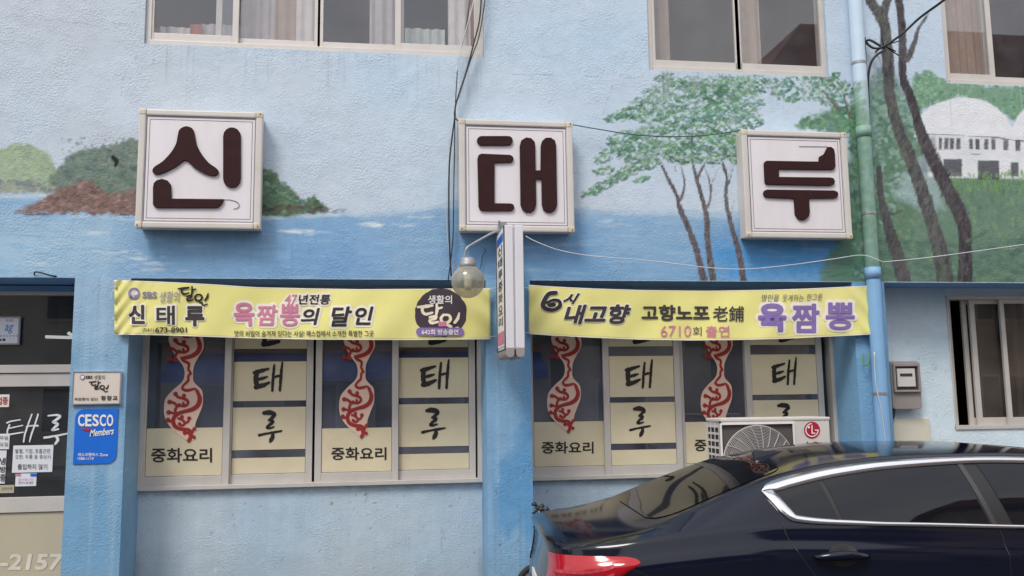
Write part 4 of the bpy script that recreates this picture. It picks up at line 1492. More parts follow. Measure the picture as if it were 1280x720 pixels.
# ------------------------------------------------------------------ big letter signs
def sign_box(corners, strokes, label, D=.17):
    """corners: photo x0, x1, y0, y1 of the front"""
    Y = YW - D
    x0, x1, y0, y1 = corners
    a, b = P(x0, (y0 + y1) / 2, Y), P(x1, (y0 + y1) / 2, Y)
    zt, zb = P((x0 + x1) / 2, y0, Y).z, P((x0 + x1) / 2, y1, Y).z
    X0, X1 = a.x, b.x
    root = empty('sign_box', ((X0 + X1) / 2, YW, zb), label, 'sign', 'square letter signs on the front wall')
    c = MB()
    c.box(X0 + .012, X1 - .012, Y + .02, YW - .001, zb + .012, zt - .012)
    c.build('cabinet', M_signframe, root, bevel=.01)
    w = .052
    f = MB()
    f.box(X0, X0 + w, Y, Y + .075, zb, zt)
    f.box(X1 - w, X1, Y, Y + .075, zb, zt)
    f.box(X0 + w + .002, X1 - w - .002, Y + .002, Y + .075, zt - w, zt - .001)
    f.box(X0 + w + .002, X1 - w - .002, Y + .002, Y + .075, zb + .001, zb + w)
    f.build('frame', M_signframe, root, bevel=.012)
    p = MB()
    p.box(X0 + w - .004, X1 - w + .004, Y + .016, Y + .024, zb + w - .004, zt - w + .004)
    p.build('face', M_signface, root)
    ln = MB()
    for (i, t) in ((w + .004, .006), (w + .028, .004)):
        xa, xb, za, zc = X0 + i, X1 - i, zb + i, zt - i
        yy = Y + .0145
        ln.box(xa, xb, yy, yy + .001, za, za + t)
        ln.box(xa, xb, yy, yy + .001, zc - t, zc)
        ln.box(xa, xa + t, yy, yy + .001, za + t, zc - t)
        ln.box(xb - t, xb, yy, yy + .001, za + t, zc - t)
    ln.build('border_line', M_line, root)
    mb = MB()
    for s in strokes:
        pts = [P(px, py, Y) for px, py in s]
        mb.prism([(q.x, q.z) for q in pts], Y - .004, Y + .0155)
    mb.build('letter', M_letter, root, bevel=.003)
    cc = MB()
    for xa in (X0 - .002, X1 - w - .002):
        for za in (zb - .002, zt - w - .002):
            cc.box(xa, xa + w + .004, Y - .003, Y + .03, za, za + w + .004)
    cc.build('corner_cap', mat('yellowed_cap', lin(204, 194, 172), rough=.5, mott=.08, mscale=14, grime=.5, gscale=12, gcol=lin(150, 124, 92)), root, bevel=.014)
    r = MB()
    for (xx, zz) in ((X0 + .02, zb + .02), (X1 - .02, zb + .02), (X1 - .02, zt - .02)):
        r.lathe([(.0, -.003), (.006, -.003), (.006, .003), (0, .003)], (xx, Y - .004, zz), 'y', 8)
    r.build('screw', M_rust, root)
    return root, Y


def capsule(x0, x1, y0, y1, n=8):
    out = []
    w, h = x1 - x0, y1 - y0
    if h >= w:
        r = w / 2
        for t in np.linspace(PI, 0, n):
            out.append((x0 + r + r * math.cos(t), y0 + r - r * math.sin(t)))
        for t in np.linspace(0, -PI, n):
            out.append((x0 + r + r * math.cos(t), y1 - r - r * math.sin(t)))
    else:
        r = h / 2
        for t in np.linspace(PI / 2, -PI / 2, n):
            out.append((x1 - r + r * math.cos(t), y0 + r - r * math.sin(t)))
        for t in np.linspace(-PI / 2, -3 * PI / 2, n):
            out.append((x0 + r + r * math.cos(t), y0 + r - r * math.sin(t)))
    return out


def zp(pts, k, ox, oy):
    return [(ox + a / k, oy + b / k) for a, b in pts]


k3 = 764 / 175.0
sin_ = [zp([tuple(q) for q in catmull([(272, 168), (282, 138), (316, 121), (352, 134), (364, 170), (374, 220), (400, 270), (440, 320), (482, 350), (494, 370), (484, 388), (455, 392), (410, 376), (360, 346), (314, 306),
             (270, 336), (215, 366), (165, 384), (140, 378), (133, 362), (145, 342), (190, 312), (236, 262), (262, 216)], 3, True)], k3, 160, 130),
        zp(capsule(519, 615, 127, 456), k3, 160, 130),
        zp([(136, 458), (140, 432), (156, 416), (186, 408), (216, 418), (234, 440), (237, 516), (523, 519), (512, 545), (498, 560), (486, 566), (160, 566), (143, 560), (136, 548)], k3, 160, 130)]
k2 = 765 / 170.0
tae = [zp(capsule(163, 365, 135, 187), k2, 560, 140),
       zp([(166, 262), (172, 242), (188, 234), (350, 241), (364, 249), (370, 264), (364, 278), (350, 284), (262, 286), (262, 513), (352, 514), (368, 520), (374, 536), (368, 550), (354, 557), (198, 557), (180, 550), (172, 532)], k2, 560, 140),
       zp([(404, 190), (412, 160), (440, 143), (468, 147), (488, 168), (491, 200), (493, 328), (521, 328), (522, 190), (530, 162), (550, 145), (578, 144), (602, 160), (608, 190), (614, 520), (606, 548), (586, 565), (560, 565), (536, 550), (528, 520),
            (526, 378), (494, 378), (496, 520), (488, 550), (468, 566), (440, 565), (418, 548), (408, 520)], k2, 560, 140)]
k1 = 765 / 170.0
ru = [zp([(203, 250), (206, 236), (216, 229), (512, 234), (514, 206), (540, 192), (560, 152), (580, 151), (596, 164), (601, 190), (604, 262), (598, 276), (584, 280), (286, 276), (286, 320), (574, 323), (594, 328), (602, 346), (596, 362), (576, 369), (220, 362), (208, 352)], k1, 910, 150),
      zp([(199, 410), (206, 396), (222, 391), (596, 396), (616, 404), (621, 418), (615, 434), (596, 440), (456, 442), (460, 520), (454, 544), (436, 560), (414, 564), (392, 554), (378, 530), (372, 442), (222, 436), (204, 428)], k1, 910, 150)]
s1, Y1 = sign_box((171, 327, 137.5, 285.5), sin_, 'square white sign box by the painted rocks, its brown letter ending in a thin hook')
q = MB()
ribbon(q, [(278, 249.5, .8), (288, 250, .9), (296, 252.5, 1), (299, 257, 1), (296, 260.5, 1), (292, 261, .8)], on(Y1 + .012), 5)
q.build('peeled_edge', M_line, s1)
s2, Y2 = sign_box((574, 717, 150, 289.5), tae, 'square white sign box with two tall upright brown strokes, above the globe lamp')
s3, Y3 = sign_box((930, 1062, 163.5, 297.5), ru, 'square white sign box with a broken upper stroke, beside the painted trees and drainpipe')
q = MB()
ribbon(q, [(999, 183, .8), (1015, 183.2, .8), (1034, 183.4, .8)], on(Y3 + .012), 4)
q.build('peeled_edge', M_line, s3)


# ------------------------------------------------------------------ projecting sign
def projecting_sign():
    Ya, Yb = 6.62, 7.12
    x0, x1 = .872, 1.018
    z1, z0 = 2.93, 1.93
    root = empty('projecting_sign', ((x0 + x1) / 2, 7.0, z0), 'narrow white sign box standing out from the wall between the two yellow banners', 'sign')
    xm = (x0 + x1) / 2
    mb = MB()
    mb.box(x0, xm - .006, Ya, Yb, z0 + .03, z1)
    mb.box(xm + .006, x1, Ya, Yb, z0 + .03, z1)
    mb.box(xm - .006, xm + .006, Ya + .012, Yb, z0 + .035, z1 - .005)
    mb.build('cabinet', mat('projecting_white', lin(216, 215, 220), rough=.4, mott=.04, mscale=5, grime=.2, gscale=5, gcol=lin(180, 176, 176)), root, bevel=.008)
    mb = MB()
    for a, b in ((x0, xm - .006), (xm + .006, x1)):
        mb.prism(rrect(a, b, z0 - .025, z0 + .055, .03, 4, '0011'), Ya - .004, Yb)
    mb.build('end_cap', M_meter, root, bevel=.008)
    mb = MB()
    mb.box(x0 - .004, x0 - .001, Ya + .03, Yb - .03, z0 + .07, z1 - .03)
    mb.build('face', M_white, root)
    fr = MB()
    for q in ((Ya, Ya + .025, z0 + .04, z1 - .002), (Yb - .025, Yb, z0 + .04, z1 - .002)):
        fr.box(x0 - .007, x0 - .001, q[0], q[1], q[2], q[3])
    fr.build('edge_strip', M_ink, root)
    lt, rd, bl = MB(), MB(), MB()
    def side(x, y):   # photo-free local map: x across the depth 0..1, y downwards 0..1
        return Vector((x0 - .0065, Yb - .03 - (Yb - Ya - .06) * x, z1 - .03 - (z1 - z0 - .1) * y))
    for i, ch in enumerate('신태루중화요리'):
        text(lt, ch, .22, .80, .11 + i * .105, .195 + i * .105, side, bold=.03)
    rect_px(rd, .08, .92, .87, .98, side)
    rect_px(bl, .08, .92, .02, .09, side)
    lt.build('lettering', M_black, root)
    rd.build('red_band', M_pinkp, root)
    bl.build('blue_band', M_blue_sign, root)
    mb = MB()
    for z in (2.75, 2.15):
        mb.box(xm - .02, xm + .02, Yb, YW, z - .02, z + .02)
    mb.build('bracket', M_steel, root)


projecting_sign()


# ------------------------------------------------------------------ globe lamp on a bent arm
def globe_lamp():
    Yl = 6.92
    c = P(585, 352, Yl)
    R = .132
    root = empty('wall_lamp', (c.x, YW, c.z), 'clouded glass globe lamp hanging from a bent grey arm over the first banner', 'lamp')
    top = P(582, 327, Yl)
    pts = [P(628, 287, 7.08), P(618, 290, 7.02), P(605, 297, 6.98), P(591, 305, 6.94), P(584, 310, Yl), P(581.5, 317, Yl), P(582, 329, Yl)]
    MB().tube([Vector(p) for p in catmull(pts, 6)], .011, 8).build('arm', M_steel, root, smooth=True)
    mb = MB()
    mb.lathe([(0, R + .065), (.045, R + .06), (.06, R + .045), (.062, R + .02), (.066, R + .018), (.066, R - .022), (.05, R - .026)], c, 'z', 24)
    mb.build('cap', mat('lamp_cap', lin(150, 148, 150), rough=.5, metal=.4, mott=.1), root, smooth=True)
    gm = bpy.data.materials.new('globe_acrylic')
    gm.use_nodes = True
    n = gm.node_tree
    n.nodes.clear()
    tr = n.nodes.new('ShaderNodeBsdfTransparent')
    tr.inputs['Color'].default_value = (.86, .83, .70, 1)
    df = n.nodes.new('ShaderNodeBsdfTranslucent')
    df.inputs['Color'].default_value = (.66, .64, .56, 1)
    d2 = n.nodes.new('ShaderNodeBsdfDiffuse')
    d2.inputs['Color'].default_value = (.52, .50, .44, 1)
    gl = n.nodes.new('ShaderNodeBsdfGlossy')
    gl.inputs['Roughness'].default_value = .12
    lw = n.nodes.new('ShaderNodeLayerWeight')
    lw.inputs['Blend'].default_value = .35
    ad = n.nodes.new('ShaderNodeMixShader')
    ad.inputs[0].default_value = .6
    n.links.new(df.outputs[0], ad.inputs[1])
    n.links.new(d2.outputs[0], ad.inputs[2])
    mr = n.nodes.new('ShaderNodeMapRange')
    mr.inputs['To Min'].default_value = .36
    mr.inputs['To Max'].default_value = .95
    n.links.new(lw.outputs['Facing'], mr.inputs['Value'])
    m1 = n.nodes.new('ShaderNodeMixShader')
    n.links.new(mr.outputs['Result'], m1.inputs[0])
    n.links.new(tr.outputs[0], m1.inputs[1])
    n.links.new(ad.outputs[0], m1.inputs[2])
    m2 = n.nodes.new('ShaderNodeMixShader')
    m2.inputs[0].default_value = .06
    n.links.new(m1.outputs[0], m2.inputs[1])
    n.links.new(gl.outputs[0], m2.inputs[2])
    oo = n.nodes.new('ShaderNodeOutputMaterial')
    n.links.new(m2.outputs[0], oo.inputs['Surface'])
    mb = MB()
    mb.lathe([(R * math.sin(t), -R * math.cos(t)) for t in np.linspace(.001, PI * .9, 26)], c, 'z', 40)
    mb.build('globe', gm, root, smooth=True)
    mb = MB()
    mb.lathe([(0, -.07), (.024, -.065), (.032, -.03), (.032, .05), (.024, .08), (.02, .12), (0, .12)], c, 'z', 16)
    mb.build('bulb', mat('bulb_white', (.85, .84, .80), rough=.4), root, smooth=True)
    mb = MB()
    mb.box(c.x + .30 - .03, c.x + .30 + .03, 7.10, 7.13, P(628, 287, 7.1).z - .04, P(628, 287, 7.1).z + .06)
    for (dx, dz) in ((-.03, .07), (.03, .05), (0.05, -.05)):
        p = P(628, 287, 7.08)
        mb.tube([p, p + Vector((dx, -.02, dz))], .008, 6)
    mb.build('bracket', M_steel, root)
    w = catmull([P(598, 341, 7.27), P(602, 330, 7.27), P(603, 320, 7.27), P(607, 313, 7.26), P(605, 311, 7.25)], 5)
    MB().tube([Vector(p) for p in w], .003, 5).build('loose_wire', M_cable, root)


globe_lamp()


# ------------------------------------------------------------------ banners
def make_banner(top, bot, xl, xr, wr, label, yb=7.25):
    """top/bot: photo y of the upper and lower edge at photo x"""
    tx, ty = zip(*top)
    bx, by = zip(*bot)
    N, Mv = 150, 26
    def depth(x, y):
        s = (x - xl) / (xr - xl)
        t = (y - np.interp(x, tx, ty)) / (np.interp(x, bx, by) - np.interp(x, tx, ty))
        d = .012 * math.sin(s * 9 + t * 2.2) * math.sin(s * PI)
        for (s0, amp, fr, sl) in wr:
            d += amp * math.exp(-abs(s - s0) * 30) * math.sin((t + (s - s0) * sl) * fr)
        d += .006 * math.sin(s * 41 + t * 5) * (.3 + t * .5)
        return yb - d
    def surf(off):
        return lambda x, y: P(x, y, depth(x, y) - off)
    vs, fs = [], []
    for i in range(N + 1):
        x = xl + (xr - xl) * i / N
        y0, y1 = np.interp(x, tx, ty), np.interp(x, bx, by)
        for j in range(Mv + 1):
            vs.append(P(x, y0 + (y1 - y0) * j / Mv, depth(x, y0 + (y1 - y0) * j / Mv)))
    for i in range(N):
        for j in range(Mv):
            k = i * (Mv + 1) + j
            fs.append((k, k + 1, k + Mv + 2, k + Mv + 1))
    me = MB().add(vs, fs).mesh('banner')
    o = link('banner', me, M_cloth, None, smooth=True)
    md = o.modifiers.new('thick', 'SOLIDIFY')
    md.thickness = .0016
    md.offset = -1 if True else 1
    tag(o, label, 'banner', 'yellow banners tied across the front')
    # hems
    q = MB()
    for (e, dy) in ((top, 1.2), (bot, -1.2)):
        ex, ey = zip(*e)
        for i in range(N):
            xa, xb = xl + (xr - xl) * i / N, xl + (xr - xl) * (i + 1) / N
            ya, yb_ = np.interp(xa, ex, ey), np.interp(xb, ex, ey)
            f = surf(.003)
            q.add([f(xa, ya), f(xb, yb_), f(xb, yb_ + dy), f(xa, ya + dy)], [(0, 1, 2, 3)])
    q.build('hem', M_halo, o)
    return o, surf


def B3(o, f, m, items, name='lettering'):
    mb = MB()
    for it in items:
        body, box, kw = it
        text(mb, body, *box, f, **kw)
    return mb.build(name, m, o)


banA, fA = make_banner([(144, 350), (200, 352), (260, 355), (320, 359), (390, 360.5), (450, 361.5), (540, 361), (613, 360)], [(142, 418), (200, 419), (320, 423), (400, 424.5), (500, 425), (612, 424)], 143, 613,
                       ((0.0, .016, 22, 9), (1.0, .010, 12, -6)), 'long yellow banner with a dark round badge at its right end, below the first sign', 7.25)
h, i_ = fA(.004), fA(.009)
B3(banA, h, M_halo, [('육', (289, 321, 375, 411), dict(bold=.13)), ('짬', (318, 350, 378, 410), dict(bold=.13)), ('뽕', (347, 378, 377, 411), dict(bold=.13)), ('의', (373, 403, 382, 409), dict(bold=.13, shear=.2)),
                     ('달', (411, 443, 380, 411), dict(bold=.13, shear=.2)), ('인', (441, 470, 380, 409), dict(bold=.13, shear=.2)), ('47년전통', (353.5, 415, 365.5, 383), dict(bold=.13, shear=.12))], 'letter_outline')
B3(banA, fA(.006), M_halo, [('신', (159, 183, 379, 407), dict(bold=.10)), ('태', (193, 221, 379.5, 407.5), dict(bold=.08)), ('루', (229.5, 257.5, 380, 409.5), dict(bold=.10))], 'letter_outline')
B3(banA, i_, M_ink, [('신', (161, 181, 381, 405), dict(bold=.048)), ('태', (195.5, 218.5, 382, 406), dict(bold=.024)), ('루', (231.5, 255.5, 382.5, 408), dict(bold=.045)), ('673-8901', (194, 233.5, 409, 416), dict(bold=.03)), ('(041)', (178, 192.5, 410, 416), {}),
                     ('맛의 비밀이 숨겨져 있다는 사실! 매스컵에서 소개한 특별한 그곳', (293, 467, 413, 421), dict(bold=.015))])
B3(banA, i_, M_black, [('년전통', (373, 413, 368, 380.5), dict(bold=.02, shear=.15)), ('의', (376, 400, 385, 406), dict(bold=.03, shear=.2)), ('달', (414, 440, 383, 408), dict(bold=.03, shear=.2)), ('인', (444, 467, 383, 406), dict(bold=.03, shear=.2))])
B3(banA, i_, M_pinkp, [('육', (292, 318, 378, 408), dict(bold=.036)), ('짬', (321, 347, 381, 407), dict(bold=.024, shear=.1)), ('뽕', (350, 375, 380, 408), dict(bold=.022)), ('47', (356, 372, 368, 380), dict(bold=.01, shear=.1))])
B3(banA, i_, M_lilac, [('SBS', (178, 196, 364.5, 373), dict(bold=.04)), ('생활의', (199.5, 225, 364, 378), dict(shear=.15))])
q = MB()
ellipse_px(q, 167.5, 367, 7.4, 7.6, fA(.006))
q.build('round_emblem', M_lilac, banA)
q = MB()
ellipse_px(q, 168.3, 367.2, 4.2, 4.4, fA(.008))
q.build('emblem_centre', M_halo, banA)


def brush_dalin(mb, x0, x1, y0, y1, f):
    w, h = x1 - x0, y1 - y0
    def s(*pts):
        ribbon(mb, [(x0 + a * w, y0 + b * h, c * w) for a, b, c in pts], f, 5, .12)
    s((.02, .12, .05), (.2, .10, .08), (.36, .06, .06)); s((.14, .12, .07), (.13, .28, .07), (.20, .40, .07), (.36, .34, .05))
    s((.46, .0, .05), (.47, .2, .07), (.45, .42, .06)); s((.46, .2, .05), (.58, .14, .05))
    s((.30, .52, .06), (.44, .48, .07), (.42, .58, .06), (.30, .64, .06), (.34, .74, .07), (.50, .70, .05))
    s((.62, .42, .06), (.56, .56, .07), (.60, .72, .07), (.72, .72, .07), (.78, .58, .07), (.74, .44, .06), (.62, .42, .05))
    s((.98, .36, .04), (.95, .55, .07), (.88, .72, .07)); s((.70, .82, .05), (.78, .88, .07), (.82, .98, .05), (.95, .92, .04))


mb = MB()
brush_dalin(mb, 222, 261, 358, 382, i_)
mb.build('brush_lettering', M_black, banA)
q = MB()
ellipse_px(q, 551, 391, 33, 30, h, 40, .035)
q.build('dark_badge', M_plum, banA)
B3(banA, i_, M_white, [('생활의', (535, 565, 369, 380), dict(bold=.02))])
mb = MB()
brush_dalin(mb, 521, 575, 380, 412, i_)
mb.build('brush_lettering', mat('cream_print', lin(232, 222, 196), rough=.7), banA)
q = MB()
rect_px(q, 548, 558, 402, 408, fA(.013))
q.build('red_seal', M_pinkp, banA)
q = MB()
pill_px(q, 520, 580, 409.5, 420, fA(.0115))
q.build('purple_label', M_purple, banA)
B3(banA, fA(.014), M_white, [('642회 방송출연', (527, 573, 411.5, 418.5), dict(bold=.03))])

banB, fB = make_banner([(661, 356), (690, 358), (740, 360.5), (800, 362.5), (880, 363.5), (950, 362.5), (1000, 361), (1087, 357)], [(663, 417.5), (690, 419.5), (740, 422), (800, 424.5), (860, 425.5), (920, 425), (980, 423.5), (1092, 418)], 661, 1090,
                       ((0.0, .014, 10, 7), (1.0, .014, 14, -8)), 'yellow banner with purple letters at its right end, hung below the painted trees', 7.24)
h, i_ = fB(.004), fB(.009)
k = 1280 / 280.0


def zb(pts):
    return [(650 + a / k, 340 + b / k, w / k) for a, b, w in pts]


mb, mh = MB(), MB()
for s in ([(205, 118, 22), (165, 125, 24), (138, 165, 26), (132, 195, 26), (160, 214, 22), (200, 214, 20), (228, 192, 24), (222, 165, 18), (190, 160, 16), (150, 176, 14)], [(165, 122, 18), (205, 118, 18)]):
    ribbon(mb, zb(s), i_, 7)
    ribbon(mh, zb([(a, b, w + 10) for a, b, w in s]), h, 7)
text(mb, '시', 704, 725, 366.5, 380, fB(.0075), bold=.05, shear=.45)
text(mh, '시', 702.5, 726.5, 365, 381.5, fB(.003), bold=.10, shear=.45)
q = MB()
ribbon(q, zb([(168, 188, 22), (188, 186, 24), (196, 186, 20)]), fB(.0115), 5)
q.build('number_dot', M_black, banB)
mb.build('logo_lettering', M_black, banB)
mh.build('logo_halo', M_halo, banB)
B3(banB, h, M_halo, [('내고향', (703.5, 790.5, 379, 406.5), dict(bold=.085, shear=.25))], 'letter_outline')
B3(banB, i_, M_ink, [('내고향', (705, 789, 380.5, 405), dict(bold=.04, shear=.25)), ('고향노포', (802, 887, 381, 401), dict(bold=.036)), ('老鋪', (891, 930, 382.5, 402), dict(bold=.01)), ('회', (866, 877, 408.5, 420), {})])
B3(banB, i_, M_pinkp, [('6710', (826, 864, 407, 421), {}), ('출연', (882, 912, 407, 421), dict(bold=.015))])
B3(banB, h, M_halo, [('육', (944, 987, 375, 418), dict(bold=.11)), ('짬', (986, 1028, 375, 419), dict(bold=.11)), ('뽕', (1028, 1072, 374, 416), dict(bold=.11))], 'letter_outline')
B3(banB, i_, M_purple, [('육', (947.5, 983, 379, 415), dict(bold=.052)), ('짬', (990, 1024.5, 379.5, 416), dict(bold=.034)), ('뽕', (1032, 1068.5, 378, 413), dict(bold=.032))])
B3(banB, i_, M_line, [('명인을', (952, 974, 368, 377), dict(shear=.2)), ('웃게하는', (978, 1005, 368, 377), dict(shear=.2)), ('한그릇', (1009, 1028, 367, 376), dict(shear=.2))])
for (o, pts) in ((banA, [((613, 362), (625, 358), (640, 355)), ((612, 421), (622, 420), (634, 419)), ((144, 358), (140, 366), (139, 372)), ((142, 398), (139, 396), (138, 404))]), (banB, [((661, 360), (655, 359)), ((664, 415), (657, 416)), ((1090, 372), (1093, 370)), ((1090, 410), (1094, 411))])):
    mb = MB()
    for s in pts:
        mb.tube([P(*p, 7.26) for p in s], .0035, 5)
        mb.lathe([(.003, -.004), (.010, -.004), (.010, .002), (.003, .002)], P(*s[0], 7.235), 'y', 10)
    mb.build('tie', M_cable_w, o)


# ------------------------------------------------------------------ plaques on the left pillar
def plaques():
    Y = YW - .022
    a, b = P(89.5, 506, Y), P(152, 464, Y)
    mb = MB()
    mb.box(a.x, b.x, Y, YW - .001, a.z, b.z)
    o = mb.build('plaque', mat('plaque_cream', lin(212, 202, 192), rough=.35, mott=.04), bevel=.004)
    tag(o, 'pale rectangular plaque with dark brush characters on the left blue pillar', 'plaque')
    mb = MB()
    t = .008
    for q in ((a.x, b.x, a.z, a.z + t), (a.x, b.x, b.z - t, b.z), (a.x, a.x + t, a.z + t, b.z - t), (b.x - t, b.x, a.z + t, b.z - t)):
        mb.box(q[0], q[1], Y - .004, Y - .0005, q[2], q[3])
    mb.build('frame', M_steel, o)
    f = on(Y - .003)
    mb = MB()
    brush_dalin(mb, 111, 136, 476, 490, f)
    text(mb, '육짬뽕의 달인', 93, 122, 497, 501, f, bold=.01)
    text(mb, '정창교', 126, 147, 494.5, 500.5, f, bold=.03, space=1.2)
    text(mb, 'SBS', 107, 115.5, 469.5, 473.5, f, bold=.04)
    text(mb, '생활의', 117.5, 131, 469, 474.5, f)
    mb.build('lettering', M_black, o)
    mb = MB()
    ellipse_px(mb, 103, 471.5, 3.3, 3.5, f, 18)
    mb.build('round_emblem', M_lilac, o)
    mb = MB()
    ellipse_px(mb, 103, 471.5, 2, 2.1, on(Y - .005), 18)
    mb.build('emblem_centre', M_white, o)
    # the blue membership plate
    Y = YW - .008
    a, b = P(91, 580.5, Y), P(148, 510.5, Y)
    mb = MB()
    mb.prism(rrect(a.x, b.x, a.z, b.z, .07, 7, '0101'), Y, YW - .001)
    o = tag(mb.build('wall_plate', M_blue_sign, bevel=.002), 'bright blue plate with white lettering on the left pillar under the pale plaque', 'sign')
    f = on(Y - .003)
    mb = MB()
    for i, ch in enumerate('CESCO'):
        text(mb, ch, 97.5 + i * 9.0, 105.6 + i * 9.0, 518, 533, f, bold=.03)
    text(mb, 'Members', 112, 142.5, 537, 546, f, bold=.02, shear=.35, rise=-3)
    text(mb, '세스코멤버스 Zone', 97, 135, 566, 570.5, f, bold=.01)
    text(mb, '1588-1119', 97, 117, 571.5, 575, f, bold=.01)
    mb.build('lettering', M_white, o)
    mb = MB()
    ribbon(mb, [(101, 536, .6), (108, 537, 3.4), (116, 536.5, .6)], f, 5)
    mb.build('red_mark', M_red, o)


plaques()


# ------------------------------------------------------------------ drainpipe, cables
def drainpipe():
    x, Y, R = 4.245, YW - .075, .062
    zs = np.concatenate([np.arange(0.02, 2.55, .25), np.arange(2.55, 5.3, .02), np.arange(5.3, 7.1, .3)])
    n = 20
    root = empty('drainpipe', (x, Y, .02), 'round drainpipe painted over with the mural, running down the wall beside the third sign', 'pipe')
    vs, fs, cols = [], [], []
    low = C(128, 172, 212)
    for z in zs:
        for j in range(n):
            t = 2 * PI * j / n
            p = (x + R * math.cos(t), Y + R * math.sin(t), z)
            vs.append(p)
            cols.append(low if z < 2.62 else paint_at(p[0], p[2]) if z < 5.3 else C(184, 206, 222))
    for i in range(len(zs) - 1):
        for j in range(n):
            a, b = i * n + j, i * n + (j + 1) % n
            fs.append((a, b, b + n, a + n))
    me = MB().add(vs, fs).mesh('pipe')
    c = np.array(cols)
    zz = np.array([v[2] for v in vs])
    c[zz > 4.42] = C(190, 210, 226)
    k = (zz <= 4.42) & (zz > 2.62)
    c[k] = c[k] * .6 + C(138, 172, 160) * .4
    set_paint(me, c)
    link('pipe', me, M_pipe, root, smooth=True)
    mb = MB()
    for z, r in ((3.95, .067), (2.66, .069), (5.6, .067)):
        mb.lathe([(R, -.05), (r, -.05), (r, .05), (R, .05)], (x, Y, z), 'z', 20)
    me = mb.mesh('collar')
    cc = np.array([C(124, 160, 144) if 3 < v.co.z < 5 else low for v in me.vertices])
    set_paint(me, cc)
    link('collar', me, M_pipe, root, smooth=True)
    mb = MB()
    for z in (4.6, 3.2, 1.6):
        mb.lathe([(R + .001, -.012), (R + .004, -.012), (R + .004, .012), (R + .001, .012)], (x, Y, z), 'z', 20)
        mb.box(x - .01, x + .01, Y + R, YW, z - .012, z + .012)
    mb.build('strap', M_steel, root)


drainpipe()


def cable(name, pts, r, m, label, group=None, n=6, sm=6):
    q = [Vector(p) for p in catmull(pts, sm)]
    return tag(MB().tube(q, r, n).build(name, m, smooth=True), label, 'cable', group)


def pc(seq, Y):
    return [P(a, b, Y if len(c) == 0 else c[0]) for a, b, *c in seq]


CG = 'cables hanging from the long upper window'
cable('cable', pc([(640, -520), (616, -120), (604, -40), (600, 20), (592, 55), (582, 92), (570, 130), (568, 150), (562, 200), (561, 262), (562, 310), (564, 345)], 7.22), .0075, M_cable, 'black cable bundled tight, dropping past the left edge of the middle sign to the lamp', CG)
cable('cable', pc([(628, -520), (606, -120), (592, -40), (585, 20), (574, 70), (571, 100), (569, 140), (568, 190), (567, 250), (566, 300), (560, 352)], 7.24), .005, M_cable, 'thin dark wire hanging in a long curve left of the middle sign', CG)
cable('cable', pc([(644, -520), (612, -80), (606, 0), (597, 50), (585, 85), (575, 118), (569, 134), (572, 160), (573, 200)], 7.25), .003, M_steel, 'thin grey wire ending behind the middle sign', CG)
cable('cable', pc([(632, -520), (606, -90), (598, -30), (588, 18), (577, 55), (571, 92)], 7.2), .005, M_cable_w, 'pale wire running down across the long upper window', CG)
cable('cable', pc([(650, -520), (616, -90), (610, -30), (600, 40), (590, 70), (580, 100), (571, 126), (568, 145), (574, 152)], 7.21), .0055, M_cable, 'dark cable crossing the window corner and tucked behind the top of the middle sign', CG)
cable('cable', pc([(568, 150), (564, 190), (558, 240), (558, 280), (562, 320)], 7.26), .003, M_cable_w, 'pale thin wire hanging beside the black cables left of the middle sign', CG)
cable('cable', pc([(716, 156, 7.2), (745, 161, 7.2), (790, 168, 7.2), (830, 170.5, 7.2), (870, 170, 7.2), (900, 167, 7.2), (925, 163, 7.2)], 7.2), .0045, M_cable_g, 'dark green wire strung between the middle and the third sign')
cable('cable', pc([(657, 295), (670, 302), (700, 313), (740, 320), (790, 324), (830, 328), (870, 333), (905, 336), (940, 336), (990, 331), (1040, 324), (1078, 319), (1100, 326, 7.12), (1108, 327), (1160, 322), (1220, 314), (1300, 303), (1400, 290), (1600, 280), (1900, 290)], 7.15), .0042, M_cable_w, 'long white wire sagging from the projecting sign past the painted trees to the right')
cable('cable', pc([(1300, -100, 5.5), (1230, -40, 6.2), (1180, 0, 6.7), (1150, 22, 6.95), (1128, 42, 7.05), (1105, 58, 7.15), (1092, 60, 7.2), (1083, 53, 7.22), (1087, 50, 7.2), (1098, 56, 7.18), (1106, 62, 7.16), (1098, 67, 7.18), (1090, 76, 7.2), (1086, 90, 7.22), (1085, 110, 7.24), (1086, 135, 7.25)], 7.2), .011, M_cable,
      'thick black service cable coming from above right and looping round a hook by the drainpipe')
cable('cable', pc([(1093, 440), (1094, 470), (1097, 492), (1102, 514), (1108, 560)], 7.16), .0045, M_cable_w, 'thin white wire hanging down the drainpipe behind the car roof')
cable('cable', pc([(43, 344, 7.29), (44, 340, 7.27), (52, 341, 7.27), (62, 344, 7.28), (80, 347, 7.33)], 7.28), .006, M_cable, 'short black cable end over the opening above the door')
root = empty('cable_hook', P(1081, 90, 7.25), 'black iron bracket holding the thick service cable above the third sign', 'bracket')
mb = MB()
a, b = P(1081, 47, 7.24), P(1084, 120, 7.24)
mb.tube([a, (a + b) / 2, b], .008, 6)
mb.build('upright', M_cable, root)
mb = MB()
c = P(1105, 57, 7.16)
for d in ((.04, 0, .06), (-.03, -.02, .07), (.1, -.02, -.06), (.14, 0, -.09), (.15, 0, .05)):
    mb.tube([c, c + Vector(d) * .6, c + Vector(d)], .006, 5)
mb.tube([c, Vector((c.x, YW, c.z))], .009, 6)
mb.build('clip', M_cable, root)
q = MB()
pts = [P(1079, 442, 7.28), P(1078, 452, 7.24), P(1082, 456, 7.22), P(1086, 450, 7.23), P(1085.5, 440, 7.26)]
q.tube([Vector(p) for p in catmull(pts, 5)], [.004] * 8 + [.007] * 8 + [.004] * 5, 6)
